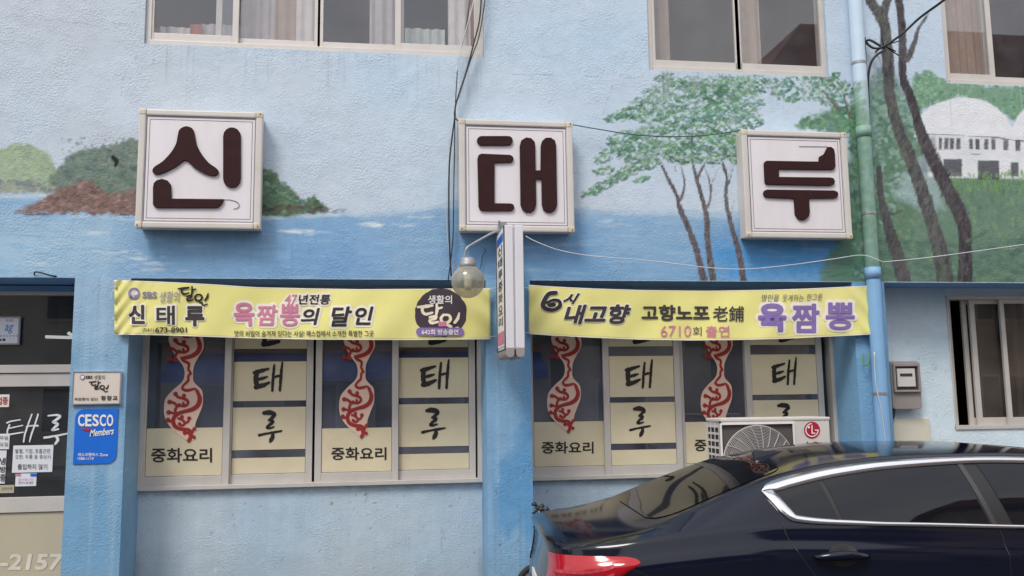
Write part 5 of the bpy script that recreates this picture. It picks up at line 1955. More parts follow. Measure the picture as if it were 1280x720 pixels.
tag(q.build('wall_hook', mat('green_plastic', lin(86, 140, 60), rough=.5), smooth=True), 'small green hook on the blue pillar right of the second banner', 'hook')


# ------------------------------------------------------------------ meter box, cream board
def meter():
    Y = 7.57
    a, b = P(1119, 512, Y), P(1151.5, 451, Y)
    root = empty('meter_box', ((a.x + b.x) / 2, 7.71, a.z), 'grey plastic meter box on the pale blue wall right of the drainpipe', 'meter box')
    mb = MB()
    mb.prism(rrect(a.x, b.x, a.z, b.z, .035), Y + .03, 7.709)
    mb.build('case', M_meter, root, bevel=.008)
    w, hh = b.x - a.x, b.z - a.z
    mb = MB()
    x0, x1, z0, z1 = a.x + .03, b.x - .035, a.z + hh * .40, b.z - .05
    for q in ((x0 - .02, x1 + .02, z1, z1 + .03), (x0 - .02, x1 + .02, z0 - .02, z0), (x0 - .02, x0, z0, z1), (x1, x1 + .02, z0, z1)):
        mb.box(q[0], q[1], Y, Y + .04, q[2], q[3])
    mb.build('window_rim', M_meter, root, bevel=.005)
    mb = MB()
    mb.box(x0 - .001, x1 + .001, Y + .024, Y + .029, z0 - .001, z1 + .001)
    mb.build('dark_recess', M_alu_dk, root)
    mb = MB()
    mb.box(x0 + .02, x1 - .03, Y + .008, Y + .023, z0 + .03, z1 - .02)
    mb.build('dial_plate', M_plastic, root, bevel=.003)
    mb = MB()
    mb.box(x0 + .045, x1 - .06, Y + .004, Y + .0075, z1 - .09, z1 - .065)
    mb.build('number_slot', M_ink, root)
    mb = MB()
    mb.tube([(a.x + .03, Y + .08, a.z), (a.x + .02, Y + .08, a.z - .06), (a.x + .01, Y + .1, a.z - .1), (a.x + .01, Y + .1, .05)], .02, 8)
    mb.build('conduit', M_cable, root)
    Y = 7.68
    a, b = P(1121, 600, Y), P(1162, 523, Y)
    mb = MB()
    mb.box(a.x, b.x, Y, 7.709, a.z, b.z)
    tag(mb.build('cream_board', mat('cream_board', lin(206, 202, 184), rough=.7, mott=.05), bevel=.004), 'plain cream board fixed to the wall under the meter box behind the car', 'board')


meter()


# ------------------------------------------------------------------ outdoor air conditioner
def aircon():
    Yf, Yb = 6.72, 7.04
    x0, x1 = P(903, 560, Yf).x, P(1038, 560, Yf).x
    z1 = P(960, 523, Yf).z
    z0 = z1 - .70
    root = empty('air_conditioner', ((x0 + x1) / 2, (Yf + Yb) / 2, .02), 'white outdoor air conditioner unit with a round fan guard behind the car roof', 'air conditioner')
    mb = MB()
    mb.box(x0 + .004, x1 - .004, Yf + .02, Yb, z0, z1 - .02)
    mb.build('casing', M_plastic, root)
    mb = MB()
    mb.box(x0 - .008, x1 + .008, Yf - .006, Yb + .006, z1 - .02, z1 + .004)
    mb.build('top_cover', M_plastic, root, bevel=.006)
    # front with a square opening for the fan
    cx, cz, R = P(948, 579, Yf).x, P(948, 579, Yf).z, .295
    ax0, ax1, az0, az1 = cx - R - .01, cx + R + .015, cz - R - .02, cz + R + .02
    az0 = max(az0, z0 + .02)
    mb = MB()
    mb.box(x0, ax0, Yf, Yf + .02, z0, z1 - .02)
    mb.box(ax1, x1, Yf, Yf + .02, z0, z1 - .02)
    mb.box(ax0, ax1, Yf, Yf + .02, z0, az0)
    mb.box(ax0, ax1, Yf, Yf + .02, az1, z1 - .02)
    mb.build('front_panel', M_plastic, root)
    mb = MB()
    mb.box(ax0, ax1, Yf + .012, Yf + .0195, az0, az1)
    mb.build('opening_shade', mat('fan_shade', lin(86, 80, 80), rough=.8), root)  # dark sheet stands in for the shaded space behind the guard
    mb = MB()
    t = .012
    for q in ((ax0, ax1, az1 - t, az1), (ax0, ax0 + t, az0, az1 - t), (ax1 - t, ax1, az0, az1 - t)):
        mb.box(q[0], q[1], Yf - .012, Yf - .001, q[2], q[3])
    mb.build('guard_frame', M_white, root)
    mb = MB()
    def ring(r, w, yo):
        n = 56
        pts = [(cx + r * math.cos(2 * PI * i / n), Yf + yo, cz + r * math.sin(2 * PI * i / n)) for i in range(n + 1)]
        mb.tube(pts, w, 5, cap=False)
    for i in range(22):
        r = .05 + (R - .052) * i / 21
        ring(r, .0026 if i < 21 else .006, -.012 - .02 * (1 - (r / R) ** 2))
    for i in range(22):
        t = 2 * PI * i / 22 + .1
        pts = []
        for j in range(7):
            r = .05 + (R - .05) * j / 6
            tt = t + .25 * (j / 6)
            pts.append((cx + r * math.cos(tt), Yf - .017 - .02 * (1 - (r / R) ** 2), cz + r * math.sin(tt)))
        mb.tube(pts, .0034, 5)
    mb.lathe([(0, -.042), (.05, -.04), (.052, -.03), (0, -.03)], (cx, Yf, cz), 'y', 20)
    mb.build('fan_guard', mat('guard_grey', lin(176, 172, 170), rough=.5, mott=.1, grime=.3, gscale=8), root)
    mb = MB()
    for i in range(3):
        t = 2 * PI * i / 3 + .4
        vs = []
        for j in range(6):
            r = .05 + .2 * j / 5
            for d, yy in ((-.42, .009), (.42, -.004)):
                vs.append((cx + r * math.cos(t + d * (1 - j * .05)), Yf + yy, cz + r * math.sin(t + d * (1 - j * .05))))
        mb.add(vs, [(2 * j, 2 * j + 1, 2 * j + 3, 2 * j + 2) for j in range(5)])
    mb.build('fan', mat('fan_grey', lin(120, 116, 116), rough=.6), root)
    # slotted side
    mb = MB()
    mb.box(x0 - .002, x0 + .003, Yf + .03, Yb - .03, z0 + .03, z1 - .06)
    mb.build('slot_shade', M_ink, root)  # dark backing sheet, coloured as the shadowed gaps between the slats
    mb = MB()
    nz = 11
    for i in range(nz + 1):
        z = z0 + .03 + (z1 - .09 - z0) * i / nz
        mb.box(x0 - .012, x0 - .003, Yf + .02, Yb - .005, z - .008, z + .008)
    for i in range(4):
        y = Yf + .03 + (Yb - Yf - .06) * i / 3
        mb.box(x0 - .014, x0 - .0125, y - .008, y + .008, z0 + .02, z1 - .03)
    mb.build('side_grille', M_plastic, root)
    # round emblem and letters
    f = on(Yf - .004)
    mb = MB()
    ellipse_px(mb, 1015, 537.5, 10, 10.5, f, 30)
    mb.build('emblem', mat('emblem_red', lin(176, 26, 62), rough=.4), root)
    mb = MB()
    f2 = on(Yf - .006)
    arc = [(1015 + 7.6 * math.cos(t), 537.5 + 8 * math.sin(t), 1.3) for t in np.linspace(.0, 4.6, 22)]
    ribbon(mb, arc, f2, 2)
    ribbon(mb, [(1022.4, 537.6, 1.3), (1019, 537.6, 1.3)], f2, 3)
    ribbon(mb, [(1015, 532, 1.4), (1015, 541.5, 1.4)], f2, 3)
    ribbon(mb, [(1015, 541.5, 1.4), (1018.5, 541.5, 1.4)], f2, 3)
    ellipse_px(mb, 1011, 534, 1.5, 1.6, f2, 10)
    mb.build('emblem_mark', M_white, root)
    mb = MB()
    text(mb, 'LG', 1008.5, 1022.5, 552, 561, f, bold=.015)
    mb.build('lettering', M_ink, root)
    mb = MB()
    for x in (x0 + .06, x1 - .06):
        for y in (Yf + .04, Yb - .04):
            mb.box(x - .018, x + .018, y - .018, y + .018, .02, z0)
        mb.box(x - .02, x + .02, Yf - .02, Yb + .02, z0 - .03, z0 - .001)
    mb.build('stand', M_steel, root)


aircon()


# ------------------------------------------------------------------ the dark saloon car
def pchip(xs, ys):
    xs, ys = np.array(xs, float), np.array(ys, float)
    h = np.diff(xs)
    d = np.diff(ys) / h
    m = np.zeros(len(xs))
    m[0], m[-1] = d[0], d[-1]
    for i in range(1, len(xs) - 1):
        if d[i - 1] * d[i] > 0:
            w1, w2 = 2 * h[i] + h[i - 1], h[i] + 2 * h[i - 1]
            m[i] = (w1 + w2) / (w1 / d[i - 1] + w2 / d[i])
    def f(x):
        x = np.clip(x, xs[0], xs[-1])
        i = np.clip(np.searchsorted(xs, x) - 1, 0, len(h) - 1)
        t = (x - xs[i]) / h[i]
        return ((1 + 2 * t) * (1 - t) ** 2 * ys[i] + t * (1 - t) ** 2 * h[i] * m[i] + t * t * (3 - 2 * t) * ys[i + 1] + t * t * (t - 1) * h[i] * m[i + 1])
    return f


LEN = 4.85
f_belt = pchip([0, .3, .6, 1.15, 2.0, 2.6, 3.6, 4.4, 4.85], [.89, .91, .95, .995, .965, .94, .91, .86, .74])
f_edge = pchip([0, .3, .55, .75, 1.0, 1.3, 1.6, 2.0, 2.5, 3.0, 3.3, 3.75, 4.3, 4.7, 4.85], [.905, .925, .972, 1.045, 1.14, 1.24, 1.295, 1.33, 1.335, 1.305, 1.22, .965, .92, .85, .76])
f_top = pchip([0, .06, .3, .55, .75, 1.05, 1.35, 1.7, 2.1, 2.6, 3.0, 3.3, 3.75, 4.3, 4.7, 4.85], [.915, .942, .957, .982, 1.04, 1.165, 1.275, 1.345, 1.368, 1.365, 1.335, 1.25, 1.0, .96, .88, .78])
f_w = pchip([0, .03, .08, .16, .28, .45, .8, 1.2, 2.0, 3.4, 4.2, 4.5, 4.68, 4.8, 4.85], [.50, .63, .72, .79, .84, .875, .90, .915, .92, .915, .89, .83, .74, .60, .46])
f_we = pchip([0, .1, .3, .55, .8, 1.2, 1.6, 2.5, 3.0, 3.4, 3.75, 4.3, 4.7, 4.85], [.44, .60, .69, .71, .70, .665, .65, .655, .655, .68, .72, .73, .62, .40])
f_prof = pchip([0, .16, .22, .35, .55, .70, .78, .84, .872, .895, .92, .96, 1.0], [.90, .90, .945, .972, .992, .994, .990, .992, .992, .975, .962, .952, .94])
f_rear = pchip([0, .2, .45, .62, .74, .80, .90, .96, 1.0, 1.1, 1.6], [.10, .07, .0, .005, .03, .035, .02, .03, .05, .06, .06])
f_front = pchip([0, .2, .45, .62, .8, 1.6], [.06, .03, .0, .0, .04, .10])


def side_v(u, z):
    """half width of the body at (u, z)"""
    zb = float(f_belt(u))
    w = float(f_w(u))
    if z <= zb:
        return w * float(f_prof(z * 1.0 / zb))
    ze, we = float(f_edge(u)), float(f_we(u))
    t = min(max((z - zb) / max(ze - zb, .01), 0), 1)
    wb = w * .94
    return wb + (we - wb) * t + .022 * math.sin(PI * t) * min(1, (ze - zb) / .25)


def shift(u, z):
    if u < .7:
        return u + float(f_rear(z)) * (1 - u / .7) ** 1.5
    if u > 4.2:
        return u - float(f_front(z)) * ((u - 4.2) / .65) ** 1.5
    return u


def top_z(u, v):
    we = float(f_we(u))
    ze, zt = float(f_edge(u)), float(f_top(u))
    t = min(abs(v) / we, 1)
    return zt - (zt - ze) * t ** 2.6


CAR_A = math.radians(-4.5)


def car():
    root = empty('parked_car', (.885, 5.47, -.078), 'dark navy saloon car with chrome trim round its side windows, parked by the restaurant', 'car')
    root.rotation_euler = (0, 0, CAR_A)
    paint = mat('car_paint', (.004, .006, .016), rough=.10, mott=.05, spec=.42, bump=.012, bscale=1200, bdist=.001)
    rubber = mat('black_trim', (.012, .012, .013), rough=.45)
    gloss = mat('tinted_glass', (.006, .007, .010), rough=.03, mott=.02, spec=.45)
    chrome = mat('chrome', (.82, .82, .84), rough=.16, metal=1.0, mott=.02)
    us = np.concatenate([[0, .012, .03, .055, .085, .12, .16, .21], np.linspace(.27, 4.55, 108), [4.6, 4.65, 4.69, 4.73, 4.77, 4.8, 4.825, 4.84, 4.85]])
    rows = []
    for u in us:
        zb, ze = float(f_belt(u)), float(f_edge(u))
        r = [(0, .17)]
        for z in (.17, .2, .24, .29, .35, .41, .47, .53, .59, .65, .70, .75, .79, .83, .865, .9, .93, .96):
            zz = z / .96 * zb if z > .5 else z + (zb - .96) * max(0, z - .17) / .96 * .5
            r.append((side_v(u, zz), zz))
        for t in np.linspace(.0, 1, 9)[1:]:
            zz = zb + (ze - zb) * t
            r.append((side_v(u, zz), zz))
        we = float(f_we(u))
        for t in (.97, .92, .85, .75, .6, .4, .2, 0):
            r.append((we * t, top_z(u, we * t)))
        rows.append([(shift(u, z), v, z) for v, z in r])
    m = len(rows[0])
    vs, fs = [], []
    idx = {}
    for i, r in enumerate(rows):
        for j, (a, b, c) in enumerate(r):
            idx[i, j, 1] = len(vs)
            vs.append((a, b, c))
            if j in (0, m - 1):
                idx[i, j, -1] = idx[i, j, 1]
            else:
                idx[i, j, -1] = len(vs)
                vs.append((a, -b, c))
    axle = (1.06, 3.86)
    vs = [list(v) for v in vs]
    RA = .355
    def arch(v):
        for ax in axle:
            d = math.hypot(v[0] - ax, v[2] - .325)
            if abs(v[1]) > .55 and d < RA + .03:
                return ax, d
        return None
    inside = []
    for v in vs:
        h = arch(v)
        if h and abs(h[1] - RA) < .03 and v[2] > .19:
            k = RA / h[1]
            v[0], v[2] = h[0] + (v[0] - h[0]) * k, .325 + (v[2] - .325) * k
    for s in (1, -1):
        for i in range(len(rows) - 1):
            for j in range(m - 1):
                q = [idx[i, j, s], idx[i + 1, j, s], idx[i + 1, j + 1, s], idx[i, j + 1, s]]
                q = list(dict.fromkeys(q))
                c = np.mean([vs[k] for k in q], 0)
                h = arch(c)
                if h and h[1] < RA - .004 and j > 0:
                    continue
                fs.append(tuple(q if s < 0 else q[::-1]))
    for i, rev in ((0, 0), (len(rows) - 1, 1)):
        for j in range(1, m - 2):
            q = [idx[i, j, 1], idx[i, j + 1, 1], idx[i, j + 1, -1], idx[i, j, -1]]
            fs.append(tuple(q if not rev else q[::-1]))
    mb = MB()
    mb.add(vs, fs)
    body = mb.build('body', paint, root, local=True, smooth=True)

    def S(u, z, s, off=0.0):
        """point on the flank, pushed outward by off"""
        e = .004
        p = np.array([shift(u, z), side_v(u, z), z])
        pu = np.array([shift(u + e, z), side_v(u + e, z), z]) - p
        pz = np.array([shift(u, z + e), side_v(u, z + e), z + e]) - p
        n = np.cross(pz, pu)
        n /= np.linalg.norm(n) or 1
        if n[1] < 0:
            n = -n
        p = p + n * off
        return (p[0], p[1] * s, p[2])

    def flank(name, curve_lo, curve_hi, u0, u1, off, m_, n=40, k=8, parent=body, thick=0.0):
        for s in (1, -1):
            q = MB()
            v, f = [], []
            for i in range(n + 1):
                u = u0 + (u1 - u0) * i / n
                for j in range(k + 1):
                    t = j / k
                    a, b = curve_lo(u), curve_hi(u)
                    v.append(S(u, a + (b - a) * t, s, off))
            for i in range(n):
                for j in range(k):
                    w = i * (k + 1) + j
                    f.append((w, w + 1, w + k + 2, w + k + 1))
            q.add(v, f)
            q.build(name, m_, parent, local=True, smooth=True)

    # outline of the side glass: outer edge of the chrome, then its inner edge, as closed curves in (u, z)
    up = pchip([1.18, 1.21, 1.27, 1.39, 1.65, 1.93, 2.4, 2.9, 3.25, 3.52, 3.75], [1.152, 1.185, 1.208, 1.237, 1.278, 1.303, 1.315, 1.296, 1.225, 1.09, .965])
    lo = pchip([1.18, 1.22, 1.25, 1.30, 1.65, 2.0, 2.6, 3.2, 3.75], [1.152, 1.095, 1.05, 1.012, .985, .972, .947, .93, .918])
    gu = lambda u: float(up(u))
    gl_ = lambda u: float(lo(u))
    ui = lambda u: float(up(u)) - np.interp(u, [1.17, 1.37, 1.9, 2.4, 3.7], [.05, .052, .042, .032, .026])
    li = lambda u: float(lo(u)) + np.interp(u, [1.17, 1.27, 1.42, 1.8, 3.7], [.03, .034, .028, .019, .017])
    uc = np.concatenate([np.linspace(1.18, 1.37, 16), np.linspace(1.41, 3.72, 60)])
    # glass panels, split at the quarter pane and the B pillar
    u_start = 1.185
    def panel(ua0, ua1, ub0, ub1, name):
        """from a slanted front edge (low ua0, high ua1) to a slanted end (low ub0, high ub1)"""
        for s in (1, -1):
            q = MB()
            v, f = [], []
            n, k = 26, 8
            for i in range(n + 1):
                for j in range(k + 1):
                    t = j / k
                    u = (ua0 + (ua1 - ua0) * t) * (1 - i / n) + (ub0 + (ub1 - ub0) * t) * (i / n)
                    a, b = li(u), ui(u)
                    if b < a:
                        a = b = (a + b) / 2
                    v.append(S(u, a + (b - a) * t, s, .004))
            for i in range(n):
                for j in range(k):
                    w = i * (k + 1) + j
                    f.append((w, w + 1, w + k + 2, w + k + 1))
            q.add(v, f).build(name, gloss, body, local=True, smooth=True)
    for s in (1, -1):     # a dark base under panes and pillars
        q = MB()
        v, f = [], []
        k = 8
        for i, u in enumerate(uc):
            for j in range(k + 1):
                a, b = gl_(u) + .004, gu(u) - .004
                if b < a:
                    a = b = (a + b) / 2
                v.append(S(u, a + (b - a) * j / k, s, .0015))
        for i in range(len(uc) - 1):
            for j in range(k):
                w = i * (k + 1) + j
                f.append((w, w + 1, w + k + 2, w + k + 1))
        q.add(v, f).build('window_surround', rubber, body, local=True, smooth=True)
    panel(1.305, 1.23, 1.545, 1.50, 'side_window')
    panel(1.57, 1.525, 2.37, 2.295, 'side_window')
    panel(2.50, 2.415, 3.62, 3.55, 'side_window')
    # the pillar between the doors
    for s in (1, -1):
        q = MB()
        v = []
        for j in range(9):
            t = j / 8
            u0, u1 = 2.38 + (2.305 - 2.38) * t, 2.41 + (2.335 - 2.41) * t
            for u in (u0, u1):
                v.append(S(u, li(u) + (ui(u) - li(u)) * t, s, .005))
        q.add(v, [(2 * j, 2 * j + 1, 2 * j + 3, 2 * j + 2) for j in range(8)])
        q.build('pillar_cover', mat('pillar_grey', (.05, .048, .052), rough=.25), body, local=True, smooth=True)
    # chrome line round the glass
    for s in (1, -1):
        q = MB()
        def band(f0, f1, seq):
            v, f = [], []
            for u in seq:
                a, b = f0(u), f1(u)
                v += [S(u, a, s, .003), S(u, a, s, .012), S(u, (a + b) / 2, s, .016), S(u, b, s, .012), S(u, b, s, .003)]
            for i in range(len(seq) - 1):
                for j in range(4):
                    f.append((5 * i + j, 5 * i + j + 1, 5 * i + j + 6, 5 * i + j + 5))
            q.add(v, f)
        tip = [u for u in uc if u < 1.2]
        # blunt rear tip: whole height is chrome up to the inner point, wide C
        def inner_hi(u):
            return max(ui(u), mid(u))
        def inner_lo(u):
            return min(li(u), mid(u))
        def mid(u):
            return np.interp(u, [1.18, 1.27, 1.37], [1.152, 1.165, 1.175])
        tipx = 1.235
        def ih(u):
            if u <= tipx:
                return mid(u)
            k = min(1, (u - tipx) / .06) ** .5
            return mid(u) + (ui(u) - mid(u)) * k
        def il(u):
            if u <= tipx:
                return mid(u)
            k = min(1, (u - tipx) / .085) ** .75
            return mid(u) + (li(u) - mid(u)) * k
        band(ih, gu, list(uc))
        band(gl_, il, list(uc))
        q.build('chrome_trim', chrome, body, local=True, smooth=True)
    # screens
    def screen(name, u0, u1, vf, n=24):
        q = MB()
        v, f = [], []
        for i in range(n + 1):
            u = u0 + (u1 - u0) * i / n
            w = vf(u)
            for j in range(17):
                y = w * (j / 8 - 1)
                v.append((u, y, top_z(u, y) + .004))
        for i in range(n):
            for j in range(16):
                w = i * 17 + j
                f.append((w, w + 1, w + 18, w + 17))
        q.add(v, f).build(name, gloss, body, local=True, smooth=True)
    screen('rear_window', .60, 1.36, lambda u: np.interp(u, [.6, .615, .64, .68, .74, 1.24, 1.3, 1.33, 1.36], [.42, .49, .54, .585, .61, .60, .585, .56, .50]))
    screen('windscreen', 3.02, 3.72, lambda u: np.interp(u, [3.0, 3.72], [.60, .66]))
    # joints between panels
    def line(name, pts, w, off=.0018):
        for s in (1, -1):
            q = MB()
            c = catmull(pts, 8)
            v = []
            for i in range(len(c)):
                d = c[min(i + 1, len(c) - 1)] - c[max(i - 1, 0)]
                d /= np.hypot(*d)
                for k in (-1, 1):
                    v.append(S(c[i][0] - d[1] * k * w / 2, c[i][1] + d[0] * k * w / 2, s, off))
            q.add(v, [(2 * i, 2 * i + 1, 2 * i + 3, 2 * i + 2) for i in range(len(c) - 1)])
            q.build(name, rubber, body, local=True)
    line('door_seam', [(1.245, 1.005), (1.25, .955), (1.285, .885), (1.37, .76), (1.45, .64), (1.49, .5), (1.50, .3)], .006)
    line('door_seam', [(2.42, .945), (2.43, .8), (2.43, .55), (2.42, .26)], .006)
    line('door_seam', [(3.62, .91), (3.60, .7), (3.58, .45), (3.55, .26)], .006)
    line('trunk_seam', [(.10, .855), (.13, .885), (.24, .908), (.36, .93), (.50, .955), (.58, .975)], .006)
    line('bumper_seam', [(.40, .80), (.50, .76), (.62, .70), (.68, .62)], .005)
    # handles, each over a dark disc that stands for its shaded scoop
    for s in (1, -1):
        for uc_, zc in ((1.515, .838), (2.66, .82)):
            h = empty('none', (0, 0, 0)) if False else None
            q = MB()
            n = 24
            v = [S(uc_ + .02, zc + .012, s, .0025)]
            for j in range(n):
                t = 2 * PI * j / n
                v.append(S(uc_ + .02 + .062 * math.cos(t) * 1.35, zc + .004 + .056 * math.sin(t), s, .003))
            q.add(v, [(0, 1 + j, 1 + (j + 1) % n) for j in range(n)])
            q.build('handle_shade', rubber, body, local=True, smooth=True)
            q = MB()
            pts, rr = [], []
            for j in range(15):
                t = j / 14
                u = uc_ - .135 + .285 * t
                pts.append(S(u, zc + .012 * math.sin(PI * t), s, .012 + .028 * math.sin(PI * t) ** .7))
                rr.append(.008 + .016 * math.sin(PI * min(max(t, .02), .98)) ** .6)
            q.tube(pts, rr, 10)
            ho = q.build('door_handle', paint, body, local=True, smooth=True)
    # tail lamps wrapping the corners
    lamp = mat('tail_lamp_red', (.40, .004, .012), rough=.12, mott=.10, mscale=26, coat=.25, stretch=(3, 3, 10))
    clear = mat('tail_lamp_clear', (.50, .05, .07), rough=.12, mott=.3, mscale=30, coat=.3)
    def tl_hi(u):
        return float(np.interp(u, [.0, .03, .10, .25, .40, .455, .47], [.832, .838, .845, .850, .850, .840, .826]))
    def tl_lo(u):
        return float(np.interp(u, [.0, .03, .10, .2, .30, .40, .455, .47], [.62, .62, .625, .645, .70, .775, .808, .822]))
    for s in (1, -1):
        q = MB()
        v, f = [], []
        n, k = 44, 10
        for i in range(n + 1):
            u = .47 * (i / n) ** 1.6
            for j in range(k + 1):
                t = j / k
                off = .002 + .012 * math.sin(PI * t) ** .5 * min(1, (n - i) / 5) * min(1, i / 14)
                v.append(S(u, tl_lo(u) + (tl_hi(u) - tl_lo(u)) * t, s, off))
        # carried round onto the back
        for i in range(n):
            for j in range(k):
                w = i * (k + 1) + j
                f.append((w, w + 1, w + k + 2, w + k + 1))
        q.add(v, f)
        lo_ = q.build('tail_light', lamp, root, local=True, smooth=True)
        q = MB()
        for (za, zb_) in ((.30, .42), (.58, .66)):
            v = []
            m2 = 26
            for i in range(m2 + 1):
                u = .03 + .30 * i / m2
                for t in (za, zb_):
                    v.append(S(u, tl_lo(u) + (tl_hi(u) - tl_lo(u)) * t, s, .0175))
            q.add(v, [(2 * i, 2 * i + 1, 2 * i + 3, 2 * i + 2) for i in range(m2)])
        q.build('light_bar', clear, lo_, local=True, smooth=True)
    # bright strip across the boot, plate recess
    q = MB()
    q.box(.0 + f_rear(.81), .03 + f_rear(.81), -.47, .47, .80, .822)
    q.build('boot_strip', chrome, root, local=True, bevel=.006)
    q = MB()
    q.box(.0, .02, -.26, .26, .50, .61)
    q.build('number_plate', M_white, root, local=True, bevel=.003)
    # aerial fin
    q = MB()
    z0 = top_z(1.50, 0) - .01
    prof = [(1.38, .0), (1.385, .025), (1.375, .052), (1.385, .056), (1.44, .04), (1.52, .02), (1.60, .0)]
    v = []
    for u, hgt in prof:
        zb_ = top_z(u, 0) - .006
        w = .028 * (1 - hgt / .075)
        v += [(u, -w, zb_ + hgt), (u, w, zb_ + hgt)]
    n = len(prof)
    f = [tuple(2 * i for i in range(n)), tuple(2 * i + 1 for i in reversed(range(n)))]
    f += [(2 * i, 2 * i + 1, (2 * i + 3) % (2 * n), (2 * i + 2) % (2 * n)) for i in range(n)]
    q.add(v, f)
    q.build('antenna_fin', paint, root, local=True, bevel=.004, smooth=True)
    # mirrors, wheels, lamps at the front
    for s in (1, -1):
        q = MB()
        q.lathe([(.0, -.11), (.05, -.10), (.075, -.03), (.075, .05), (.05, .09), (0, .1)], (3.42, s * 1.02, 1.0), 'y', 16)
        q.tube([(3.44, s * .85, .95), (3.42, s * .98, .98)], .025, 8)
        q.build('wing_mirror', paint, root, local=True, smooth=True)
        q = MB()
        v, f = [], []
        for i in range(15):
            u = 4.30 + .45 * i / 14
            for j in range(5):
                z = .66 + .10 * j / 4 * (1 - .5 * (1 - i / 14))
                v.append(S(u, z, s, .006))
        for i in range(14):
            for j in range(4):
                w = i * 5 + j
                f.append((w, w + 1, w + 6, w + 5))
        q.add(v, f).build('headlight', mat('headlamp', (.5, .52, .55), rough=.1, coat=1), root, local=True, smooth=True)
        for ax in axle:
            q = MB()
            y0 = s * .80
            q.lathe([(.20, -.11), (.30, -.115), (.325, -.09), (.33, 0), (.325, .09), (.30, .115), (.20, .11)], (ax, y0, .33), 'y', 40)
            wobj = q.build('wheel', mat('tyre', (.018, .018, .018), rough=.85), root, local=True, smooth=True)
            q = MB()
            q.lathe([(.0, s * .06), (.05, s * .085), (.06, s * .06)], (ax, y0, .33), 'y', 20)
            q.lathe([(.205, s * .10), (.215, s * .11), (.225, s * .11), (.21, s * .04)], (ax, y0, .33), 'y', 40)
            for i in range(10):
                t = 2 * PI * i / 10
                q.tube([(ax + .04 * math.cos(t), y0 + s * .07, .33 + .04 * math.sin(t)), (ax + .212 * math.cos(t), y0 + s * .095, .33 + .212 * math.sin(t))], .014, 6)
            q.build('rim', chrome, wobj, local=True, smooth=True)
            q = MB()
            q.lathe([(0, s * -.12), (.36, s * -.12), (.36, s * .09)], (ax, y0, .325), 'y', 32)
            q.build('wheel_well', rubber, root, local=True)


car()


# ------------------------------------------------------------------ small bicycle behind the car
def bicycle():
    Y = 6.78
    c = P(672, 741, Y)
    R = c.z - .02
    R = min(max(R, .17), .26)
    c.z = .02 + R
    root = empty('bicycle', (c.x + .4, Y, .02), 'small folding bicycle leaning by the wall, mostly hidden behind the dark car', 'bicycle')
    for x in (c.x, c.x + .95):
        q = MB()
        q.tube([(x + (R - .022) * math.cos(t), Y, c.z + (R - .022) * math.sin(t)) for t in np.linspace(0, 2 * PI, 40)], .022, 8, cap=False)
        w = q.build('wheel', mat('cycle_tyre', (.02, .02, .02), rough=.8), root, smooth=True)
        q = MB()
        q.tube([(x + (R - .048) * math.cos(t), Y, c.z + (R - .048) * math.sin(t)) for t in np.linspace(0, 2 * PI, 40)], .010, 6, cap=False)
        q.build('rim', M_steel, w, smooth=True)
        q = MB()
        for i in range(20):
            t = 2 * PI * i / 20
            q.tube([(x, Y + (.02 if i % 2 else -.02), c.z), (x + (R - .05) * math.cos(t), Y, c.z + (R - .05) * math.sin(t))], .0014, 4)
        q.lathe([(.0, -.03), (.02, -.03), (.02, .03), (0, .03)], (x, Y, c.z), 'y', 10)
        q.build('spokes', M_steel, w)
    hb = P(677, 638, Y)
    q = MB()
    q.tube([(c.x, Y - .05, c.z), (c.x + .01, Y - .05, c.z + R + .06), (c.x + .06, Y, c.z + R + .09), (c.x + .03, Y, hb.z - .05), (c.x + .02, Y, hb.z)], .014, 8)
    q.tube([(c.x, Y + .05, c.z), (c.x + .01, Y + .05, c.z + R + .06), (c.x + .06, Y, c.z + R + .09)], .012, 8)
    q.tube([(c.x + .06, Y, c.z + R + .1), (c.x + .5, Y, c.z + .02), (c.x + .95, Y, c.z)], .02, 8)
    q.tube([(c.x + .55, Y, c.z), (c.x + .66, Y, c.z + .5)], .016, 8)
    q.tube([(c.x + .95, Y, c.z), (c.x + .62, Y, c.z + .32)], .011, 8)
    q.build('frame', mat('cycle_paint', lin(40, 42, 48), rough=.35, coat=.5), root, smooth=True)
    q = MB()
    q.lathe([(0, 0), (.1, .01), (.11, .03), (.06, .06), (0, .06)], (c.x + .68, Y, c.z + .5), 'z', 14)
    q.build('saddle', M_cable, root, smooth=True)
    q = MB()
    q.tube([(hb.x, Y - .20, hb.z), (hb.x, Y, hb.z + .005), (hb.x, Y + .20, hb.z)], .012, 8)
    q.build('handlebar', M_cable, root, smooth=True)
    for s in (-1, 1):
        q = MB()
        q.tube([(hb.x, Y + s * .20, hb.z), (hb.x, Y + s * .12, hb.z)], .019, 10)
        q.tube([(hb.x, Y + s * .14, hb.z), (hb.x - .03, Y + s * .14, hb.z - .03), (hb.x - .035, Y + s * .2, hb.z - .045)], .009, 6)
        q.tube([(hb.x, Y + s * .10, hb.z), (hb.x + .035, Y + s * .1, hb.z + .03)], .016, 8)
        q.lathe([(0, -.012), (.02, -.012), (.022, .0), (.014, .014), (0, .016)], (hb.x - .03, Y + s * .16, hb.z + .03), 'z', 12)
        q.build('grip', M_cable, root, smooth=True)


bicycle()


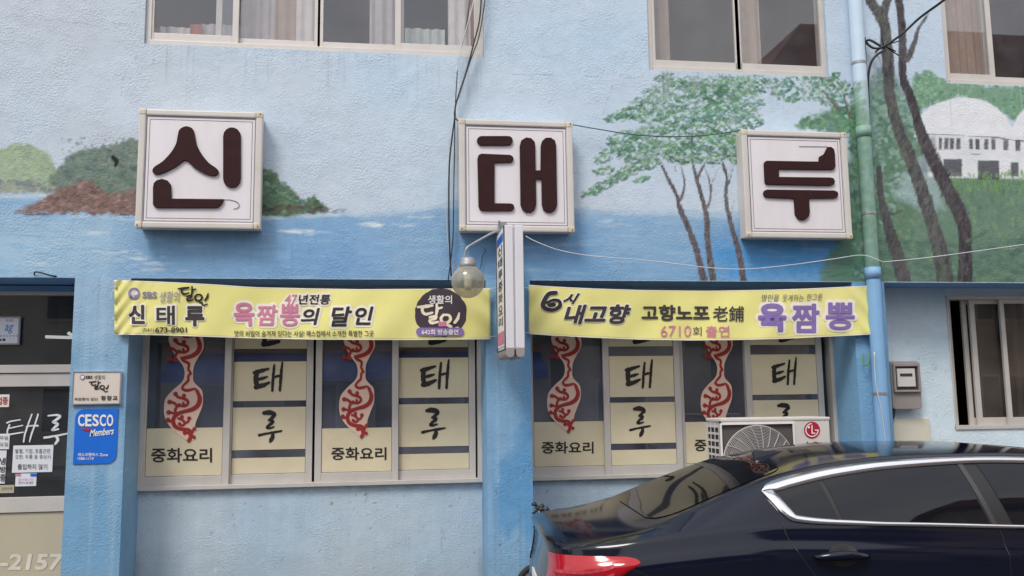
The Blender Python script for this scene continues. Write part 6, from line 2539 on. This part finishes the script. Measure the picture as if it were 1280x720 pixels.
# ------------------------------------------------------------------ across the street (seen only in reflections)
def across():
    specs = [(-22, -6.5, 7.5, -10.5, (196, 190, 178), (70, 66, 62), 'two storey beige house across the street, seen only as a reflection'),
             (5.2, 9.4, 6.4, -9.5, (170, 160, 148), (66, 60, 58), 'narrow grey house between the shop and the tall house across the street'),
             (-6, 4.5, 3.3, -9.0, (182, 176, 168), (110, 66, 54), 'low grey shop with a blue awning across the street, seen only as a reflection'),
             (10.5, 22, 10.2, -7.5, (176, 152, 130), (128, 62, 48), 'tall red roofed house across the street, seen only as a reflection')]
    for (x0, x1, hgt, Y0, wc, rc, lab) in specs:
        root = empty('house', ((x0 + x1) / 2, Y0, -.08), lab, 'house')
        MB().box(x0, x1, Y0 - 6, Y0, -.08, hgt).build('wall', mat('house_wall_%d' % x1, lin(*wc), rough=.9, mott=.12, mscale=1.5, bump=.3, bscale=40), root)
        mb = MB()
        mb.prism([(x0 - .6, hgt), (x1 + .6, hgt), (x1 - .4, hgt + 1.3), (x0 + .4, hgt + 1.3)], Y0 - 6.6, Y0 + .9)
        mb.build('roof', mat('house_roof_%d' % x1, lin(*rc), rough=.8, mott=.2, mscale=3), root)
        n = int((x1 - x0) / 2.6)
        for i in range(n):
            xa = x0 + .7 + i * (x1 - x0 - .8) / n
            for z in ([.8, 3.6, 6.4, 9.2] if hgt > 8 else [.8, 3.9] if hgt > 4.5 else [.8]):
                w = MB().box(xa, xa + 1.5, Y0 - .02, Y0 + .04, z, z + 1.3).build('window', M_alu, root)
                MB().box(xa + .07, xa + 1.43, Y0 + .041, Y0 + .05, z + .07, z + 1.23).build('pane', mat('far_pane', (.03, .035, .045), rough=.05), w)
        if hgt < 4:
            mb = MB()
            mb.add([(x0 + .3, Y0, 2.9), (x1 - .3, Y0, 2.9), (x1 - .3, Y0 + 1.3, 2.35), (x0 + .3, Y0 + 1.3, 2.35), (x0 + .3, Y0 + 1.3, 2.1), (x1 - .3, Y0 + 1.3, 2.1)], [(0, 1, 2, 3), (3, 2, 5, 4)])
            mb.build('awning', mat('awning_blue', lin(40, 92, 176), rough=.7), root)
            MB().box(x0 + .3, x1 - .3, Y0, Y0 + .12, 2.92, 3.28).build('fascia', mat('fascia_orange', lin(206, 140, 84), rough=.6), root)
            MB().box(x0 + .2, x1 - .2, Y0 + .05, Y0 + .1, .75, .8).build('sill', M_concrete, root)
    mb = MB()
    mb.box(-40, 40, -7.4, -5.6, -.3, .02)
    tag(mb.build('pavement', M_concrete), kind='structure')


across()
